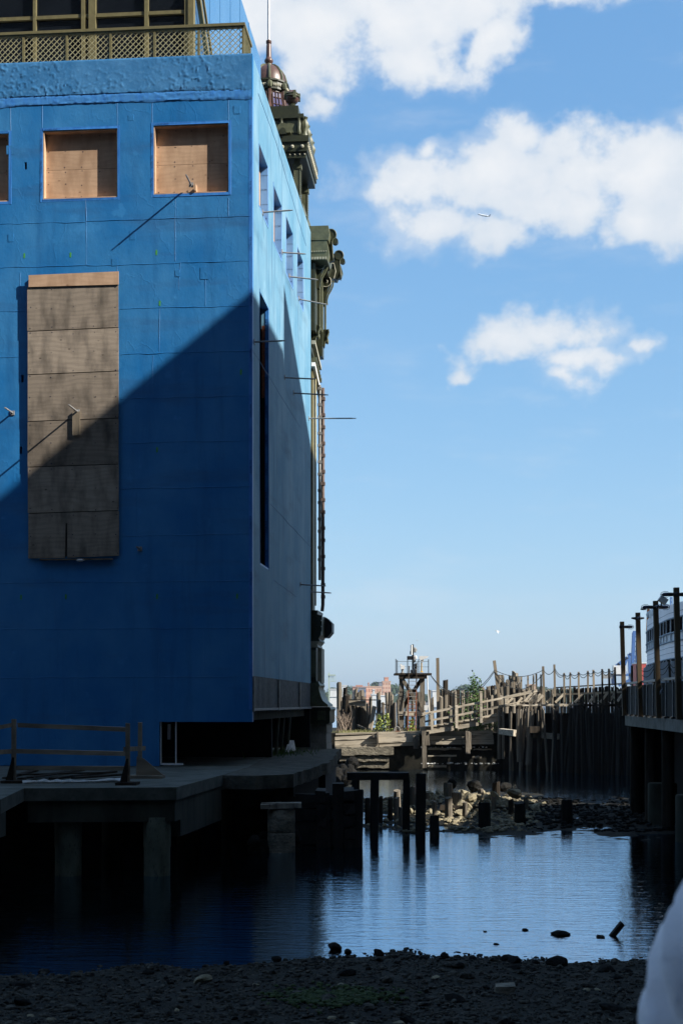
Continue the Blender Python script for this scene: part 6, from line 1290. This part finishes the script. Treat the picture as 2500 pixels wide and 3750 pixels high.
# ================================================================== AIR
pl = thing('airliner', 'white airliner climbing left in front of the large cloud', 'airliner', tuple(P(1771, 788, 4000)))
c = P(1771, 788, 4000)
ax = (P(1748, 786, 4000) - P(1790, 796, 4000)).normalized(); upv = Vector((.15, -.35, .92)); sd = ax.cross(upv).normalized(); upv = sd.cross(ax).normalized()
def ap(f, s, u): return c + ax * f + sd * s + upv * u
mb = MB(); mb.tube([ap(17.5, 0, -.3), ap(16.5, 0, -.1), ap(14.5, 0, 0), ap(-6, 0, 0), ap(-12, 0, .5), ap(-17.5, 0, 1.2)], [.3, 1.3, 2.1, 2.1, 1.4, .3], 12); part('fuselage', mb, 'plane_white', pl, smooth=True)
for s in (-1, 1):
    mb = MB(); vs = [ap(4, s * 1.5, -.8), ap(-3, s * 1.5, -.8), ap(-9, s * 16, 1.2), ap(-7, s * 16, 1.2)]; mb.add(vs + [v + upv * .5 for v in vs], [(0, 1, 2, 3), (7, 6, 5, 4), (0, 4, 5, 1), (1, 5, 6, 2), (2, 6, 7, 3), (3, 7, 4, 0)]); part('wing', mb, 'plane_grey', pl)
    mb = MB(); mb.tube([ap(5, s * 5.5, -2), ap(1.5, s * 5.5, -2)], [1.1, .8], 10); part('engine', mb, 'plane_grey', pl)
    mb = MB(); vs = [ap(-13, s * .8, 1), ap(-16, s * .8, 1), ap(-18, s * 6, 1.5), ap(-16.5, s * 6, 1.5)]; mb.add(vs + [v + upv * .3 for v in vs], [(0, 1, 2, 3), (7, 6, 5, 4), (0, 4, 5, 1), (1, 5, 6, 2), (2, 6, 7, 3), (3, 7, 4, 0)]); part('tailplane', mb, 'plane_grey', pl)
mb = MB(); vs = [ap(-12, 0, 1.2), ap(-16.5, 0, 1.2), ap(-18.5, 0, 7), ap(-16.5, 0, 7)]; mb.add([v + sd * .2 for v in vs] + [v - sd * .2 for v in vs], [(0, 1, 2, 3), (7, 6, 5, 4), (0, 4, 5, 1), (1, 5, 6, 2), (2, 6, 7, 3), (3, 7, 4, 0)]); part('fin', mb, 'plane_grey', pl)
def gull(name, label, c, s, head, wl, wr, mat, mat2):
    t = thing(name, label, 'bird', tuple(c)); d = Vector(head).normalized(); u = Vector((0, 0, 1)); sdv = d.cross(u).normalized(); u = sdv.cross(d)
    mb = MB(); f = [(-.5, .01), (-.42, .05), (-.25, .09), (0, .115), (.2, .10), (.3, .07), (.38, .075), (.45, .06), (.5, .02), (.57, .008)]
    mb.tube([c + d * a * s for a, r in f], [r * s for a, r in f], 10); b = part('body', mb, mat, t, smooth=True)
    for w, sg in ((wl, -1), (wr, 1)):
        mb = MB(); o = sdv * sg; p = [c + d * .18 * s + o * .06 * s, c - d * .15 * s + o * .06 * s]; e = [c + (d * .22 + o * w[0] + u * w[1]) * s, c + (-d * .08 + o * w[0] + u * w[1]) * s]; g = [c + (-d * .0 + o * w[2] + u * w[3]) * s, c + (-d * .16 + o * (w[2] - .05) + u * w[3]) * s]
        vs = p + e + g; th = u * .02 * s; mb.add(vs + [v + th for v in vs], [(0, 1, 3, 2), (2, 3, 5, 4), (6, 8, 9, 7), (8, 10, 11, 9), (0, 2, 8, 6), (2, 4, 10, 8), (1, 7, 9, 3), (3, 9, 11, 5), (4, 5, 11, 10)]); part('wing', mb, mat2, t)
    mb = MB(); q = [c - d * .42 * s, c - d * .62 * s + sdv * .09 * s, c - d * .62 * s - sdv * .09 * s]; mb.add(q + [v + u * .015 * s for v in q], [(0, 1, 2), (5, 4, 3), (0, 3, 4, 1), (1, 4, 5, 2), (2, 5, 3, 0)]); part('tail', mb, mat2, t)
gull('gull', 'white gull flying above the harbour right of the tower', P(1822, 2312, 150), .55, (-.9, -.1, .25), (.3, -.12, .8, -.45), (.25, .1, .5, .1), 'feather', 'feather')
gull('gull', 'tiny white gull far off above the tower mast', P(1527, 2345, 300), .5, (-1, 0, 0), (.3, .05, .6, .0), (.3, .05, .6, .0), 'feather', 'feather')
gull('pigeon', 'grey pigeon flying down past the third lamp post', P(2420, 2532, 37.6), .19, (-.45, -.1, -.9), (.2, .05, .18, -.35), (.15, .1, .1, -.3), 'feather_grey', 'feather_grey')

# ================================================================== PERSON AT THE EDGE
GZ = EYE - 1.64
def person(x, y):
    t = thing('person', 'person in a loose white shirt standing close at the bottom right corner', 'person', (x, y, GZ))
    joints = {'pelvis': (0, 0, .93), 'waist': (0, .0, 1.06), 'chest': (0, .01, 1.25), 'neckb': (0, .0, 1.41), 'neck': (0, .01, 1.47), 'headb': (0, .03, 1.54), 'head': (0, .03, 1.62), 'top': (0, .02, 1.68),
              'shL': (-.17, 0, 1.375), 'elL': (-.235, -.02, 1.10), 'wrL': (-.225, .07, .88), 'haL': (-.22, .10, .80), 'shR': (.17, 0, 1.375), 'elR': (.235, -.02, 1.10), 'wrR': (.225, .07, .88), 'haR': (.22, .10, .80),
              'hiL': (-.09, 0, .88), 'knL': (-.10, .02, .49), 'anL': (-.10, -.02, .09), 'toL': (-.11, .12, .035), 'hiR': (.09, 0, .88), 'knR': (.10, .02, .49), 'anR': (.10, -.02, .09), 'toR': (.11, .12, .035)}
    rad = {'pelvis': (.155, .12), 'waist': (.145, .115), 'chest': (.165, .125), 'neckb': (.085, .08), 'neck': (.055, .058), 'headb': (.065, .08), 'head': (.078, .098), 'top': (.045, .055), 'shL': (.085, .08), 'elL': (.066, .066), 'wrL': (.032, .032), 'haL': (.04, .022), 'hiL': (.09, .09), 'knL': (.06, .06), 'anL': (.042, .045), 'toL': (.042, .03)}
    for k in list(rad):
        if k.endswith('L') and len(k) == 3: rad[k[:-1] + 'R'] = rad[k]
    ed = [('pelvis', 'waist'), ('waist', 'chest'), ('chest', 'neckb'), ('neckb', 'neck'), ('neck', 'headb'), ('headb', 'head'), ('head', 'top')]
    for s in 'LR': ed += [('chest', 'sh' + s), ('sh' + s, 'el' + s), ('el' + s, 'wr' + s), ('wr' + s, 'ha' + s), ('pelvis', 'hi' + s), ('hi' + s, 'kn' + s), ('kn' + s, 'an' + s), ('an' + s, 'to' + s)]
    ks = list(joints); V = [joints[k] for k in ks]; E = [(ks.index(a), ks.index(b)) for a, b in ed]; RD = [rad[k] for k in ks]
    for s, sg in (('L', -1), ('R', 1)):      # five fingers on each hand
        hx, hy, hz = joints['ha' + s]; hi = ks.index('ha' + s)
        for i, (dy, ln) in enumerate(((-.030, .066), (-.010, .078), (.012, .082), (.032, .072))):
            b = len(V); V += [(hx, hy + dy, hz - .025), (hx - sg * .008, hy + dy + .005, hz - .025 - ln * .5), (hx - sg * .028, hy + dy + .008, hz - .025 - ln * .9)]; RD += [(.0095, .0095), (.0085, .0085), (.0065, .0065)]; E += [(hi, b), (b, b + 1), (b + 1, b + 2)]
        b = len(V); V += [(hx - sg * .02, hy + .042, hz + .02), (hx - sg * .035, hy + .062, hz - .025)]; RD += [(.011, .011), (.008, .008)]; E += [(hi, b), (b, b + 1)]
    me = bpy.data.meshes.new('body'); me.from_pydata(V, E, []); o = bpy.data.objects.new('body', me); COL.objects.link(o); o.parent = t
    sk = o.modifiers.new('Skin', 'SKIN'); sk.use_smooth_shade = True
    for i, r in enumerate(RD): me.skin_vertices[0].data[i].radius = r
    for i in range(len(V)): me.skin_vertices[0].data[i].use_root = (i == 0)
    o.modifiers.new('Sub', 'SUBSURF').levels = 2; o.modifiers['Sub'].render_levels = 2
    bpy.context.view_layer.update()
    m2 = bpy.data.meshes.new_from_object(o.evaluated_get(bpy.context.evaluated_depsgraph_get())); o.modifiers.clear(); o.data = m2
    m2.materials.clear()
    for m in ('skin', 'shirt', 'trousers', 'black_metal'): m2.materials.append(MATS[m])
    for p in m2.polygons:
        z = p.center.z; xx = abs(p.center.x)
        p.material_index = 3 if z < .11 else (2 if z < .93 and xx < .19 else (1 if .88 < z < 1.45 and not (xx > .18 and z < 1.0) else 0)); p.use_smooth = True
    WL[o.name] = (x, y, GZ)
    # the loose shirt hangs off the body: wider, with folds
    mb = MB(); n = 40; prof = [(.95, .225, .165), (1.02, .215, .16), (1.1, .205, .155), (1.2, .205, .15), (1.3, .205, .145), (1.37, .19, .13), (1.42, .13, .105), (1.455, .075, .075)]
    for z, rx, ry in prof:
        for k in range(n):
            a = 2 * math.pi * k / n; f = 1 + .05 * (1.45 - z) * math.sin(7 * a + 5 * z) + .02 * math.sin(13 * a - 9 * z); mb.v.append((x + rx * f * math.cos(a), y + ry * f * math.sin(a), GZ + z))
    mb.f = [(i * n + k, i * n + (k + 1) % n, (i + 1) * n + (k + 1) % n, (i + 1) * n + k) for i in range(len(prof) - 1) for k in range(n)]
    sh_ = part('shirt', mb, 'shirt', t, smooth=True)
    for sg in (-1, 1):
        mb = MB(); q = [(.04, 0, 1.45, .07), (.10, 0, 1.445, .078), (.15, 0, 1.425, .086), (.180, 0, 1.395, .09), (.198, -.002, 1.362, .0915), (.208, -.004, 1.325, .092), (.214, -.006, 1.28, .092), (.22, -.01, 1.2, .091), (.227, -.014, 1.14, .09), (.235, -.02, 1.08, .09), (.238, .01, 1.0, .082), (.23, .045, .93, .07)]
        qq = []
        for s0, s1 in zip(q, q[1:]): qq += [tuple(u + (v - u) * t for u, v in zip(s0, s1)) for t in (0, .25, .5, .75)]
        qq.append(q[-1]); pts_ = [(x + sg * a, y + b, GZ + c_ - .012) for a, b, c_, r in qq]; i0 = len(mb.v); mb.tube(pts_, [r for a, b, c_, r in qq], 40)
        for i in range(len(qq)):
            cc = Vector(pts_[i])
            for k in range(40):
                v = Vector(mb.v[i0 + i * 40 + k]); o_ = (v - cc).normalized(); f_ = mn.fractal(Vector((v.x * 9, v.y * 9, v.z * 16 + v.x * 12)), 1, 2, 3); mb.v[i0 + i * 40 + k] = tuple(v + o_ * (.010 * f_ + .006 * math.sin(v.z * 70 + 9 * math.atan2(o_.y, o_.x))))
        part('sleeve', mb, 'shirt', sh_, smooth=True)
    mb = MB(); mb.ball((x, y - .0, GZ + 1.645), .105, 16, .9, 1.05, .95); mb.v = [v for v in mb.v]; part('hair', mb, 'hair', t, smooth=True)
    mb = MB(); mb.ball((x, y + .125, GZ + 1.585), .018, 8, .8, 1.2, 1.5); part('nose', mb, 'skin', t, smooth=True)
    for sg in (-1, 1):
        mb = MB(); mb.ball((x + sg * .035, y + .108, GZ + 1.61), .012, 8); part('eye', mb, 'white_paint', t, smooth=True)
        mb = MB(); mb.ball((x + sg * .088, y + .03, GZ + 1.59), .03, 8, .4, .8, 1.2); part('ear', mb, 'skin', t, smooth=True)
    mb = MB(); mb.ball((x, y + .112, GZ + 1.545), .022, 8, 1.2, .4, .35); part('mouth', mb, 'red_far', t, smooth=True)
person(.650, 1.62)

# ================================================================== THE TERMINAL BESIDE THE SLIP (right of the frame; its shade falls on the wharf)
def term(name, label, boxes, bands):
    t = thing(name, label, 'building', (CX, CY, 0), rz=YAW)
    for poly, x0, x1 in boxes: mb = MB(); mb.prism(poly, 'x', x0, x1); part('wall', mb, 'terminal_cladding', t, world=False)
    for (x, y0, y1, z0, z1) in bands: mb = MB(); mb.box(x - .06, x + .02, y0, y1, z0, z1); part('window_band', mb, 'glass_dark', t, world=False)
    return t
term('terminal_hall', 'tall grey ferry terminal hall standing right of the slip outside the picture', [([(-140, -1), (-12, -1), (-12, 30.3), (-140, 30.3)], 20, 50), ([(-11.98, -1), (-2.6, -1), (-2.6, 14), (-.1, 14), (-.1, 30.3), (-11.98, 30.3)], 20, 22.4)], [(20, -100 + 8 * k, -94 + 8 * k, z, z + 2.2) for k in range(12) for z in (6, 11, 16, 21, 26)])
term('terminal_bridge', 'grey terminal wing on legs with sloping roof right of the slip outside the picture', [([(.06, 17.2), (9.0, 17.2), (9.0, 28.2), (.06, 32.4)], 20, 27), ([(-.1, 17.3), (.06, 17.3), (.06, 25.3), (-.1, 25.3)], 20.2, 26.8), ([(8.2, -1), (9.0, -1), (9.0, 17.2), (8.2, 17.2)], 24, 26)], [(20, 1, 8, 19, 21.5)])
term('terminal_shed', 'low grey terminal shed along the ferry slip outside the picture', [([(15, -1), (43, -1), (43, 9.6), (15, 9.6)], 19, 34)], [(19, 16 + 4 * k, 19 + 4 * k, 4.5, 7) for k in range(6)])

# city behind the viewer; unseen towers added in the harbour to block sky light
CITY_AND_BLOCKERS = [(-150, -95, -105, -70, 95), (-100, -85, -62, -58, 130), (-58, -90, -25, -55, 110), (-20, -95, 15, -60, 140), (20, -100, 60, -65, 160), (66, -110, 105, -60, 165), (62, 10, 100, 60, 36), (62, 72, 96, 112, 80), (-75, -50, -45, -20, 60), (-150, -50, -90, 20, 70)]
for k, (x0, y0, x1, y1, h) in enumerate(CITY_AND_BLOCKERS):
    t = thing('sky_block_tower', 'unseen tower put up to block sky light, number %s from the west' % ('one two three four five six seven eight nine ten'.split()[k]), 'tower', ((x0 + x1) / 2, (y0 + y1) / 2, 0), 'unseen towers blocking sky light')
    mb = MB(); mb.box(x0, x1, y0, y1, -1, h * .7); mb.box(x0 + 3, x1 - 3, y0 + 3, y1 - 3, h * .7, h); part('wall', mb, 'city_stone', t)
    for i in range(int(h * .7 / 4)): z = 3 + i * 4; mb = MB(); mb.box(x0 - .05, x1 + .05, y0 - .05, y1 + .05, z, z + 1.8); part('window_band', mb, 'glass_dark', t)

# ------------------------------------------------------------------ labels: say which one, counted from the left of the picture
ORD = 'first second third fourth fifth sixth seventh eighth ninth tenth eleventh twelfth thirteenth fourteenth fifteenth sixteenth seventeenth eighteenth nineteenth twentieth'.split()
def ordw(n):
    if n < 20: return ORD[n]
    t, u = divmod(n + 1, 10); w = {2: 'twent', 3: 'thirt', 4: 'fort', 5: 'fift', 6: 'sixt', 7: 'sevent', 8: 'eight', 9: 'ninet'}[t]
    return w + 'ieth' if u == 0 else w + 'y-' + ORD[u - 1]
for lab, text in ((GL, '%s pile from the left in the broken pile cluster left of the tower'), (GM, '%s pile from the left in the row between tower and gangway'), (GRt, '%s pile from the left in the stepped stack right of the vine'), (GB, '%s pile from the left in the back row of the right pile wall'), (GFr, '%s slim pile from the left in the front row of the right pile wall'),
                  (STL, '%s weathered pile stump from the left in the rubble bank'), (RP, '%s slim post from the left in the rope line of the raised walkway'), ('dark post of the rope line seen over the walkway panels', '%s dark rope post from the left seen over the walkway panels'),
                  ('black stump standing in the shaded water at the front of the rubble bank', '%s black stump from the left in the shaded water before the rubble bank'), ('thin dark rope hanging slack between the posts of the walkway', '%s slack rope from the left between the posts of the raised walkway'),
                  ('dark wet rock breaking the surface of the pool near the beach', '%s dark rock from the left awash in the pool near the beach'), ('dark wet rock on the waterline of the foreground beach', '%s dark rock from the left on the waterline of the foreground beach'),
                  ('weathered board lying among the loose boards on the wharf behind the rail', '%s loose board from the left lying on the wharf behind the rail')):
    os_ = sorted([o for o in COL.objects if o.get('label') == lab], key=lambda o: o.location.x / max(o.location.y, 1))
    for i, o in enumerate(os_): o['label'] = text % ordw(i)

# ------------------------------------------------------------------ the harbour air
mb = MB(); mb.box(-1600, 1600, -130, 2600, -1.5, 150); hz = single('haze', mb, 'water', 'thin bluish summer haze over the whole harbour', 'haze', kind='stuff', base=(0, 0, 0))
hm = bpy.data.materials.new('haze'); hm.use_nodes = True; hn = hm.node_tree; hn.nodes.clear()
ho = hn.nodes.new('ShaderNodeOutputMaterial'); hv = hn.nodes.new('ShaderNodeVolumePrincipled'); hn.links.new(hv.outputs[0], ho.inputs['Volume'])
hv.inputs['Color'].default_value = (.80, .90, 1.0, 1); hv.inputs['Density'].default_value = .00009; hv.inputs['Anisotropy'].default_value = .2
hz.data.materials.clear(); hz.data.materials.append(hm)
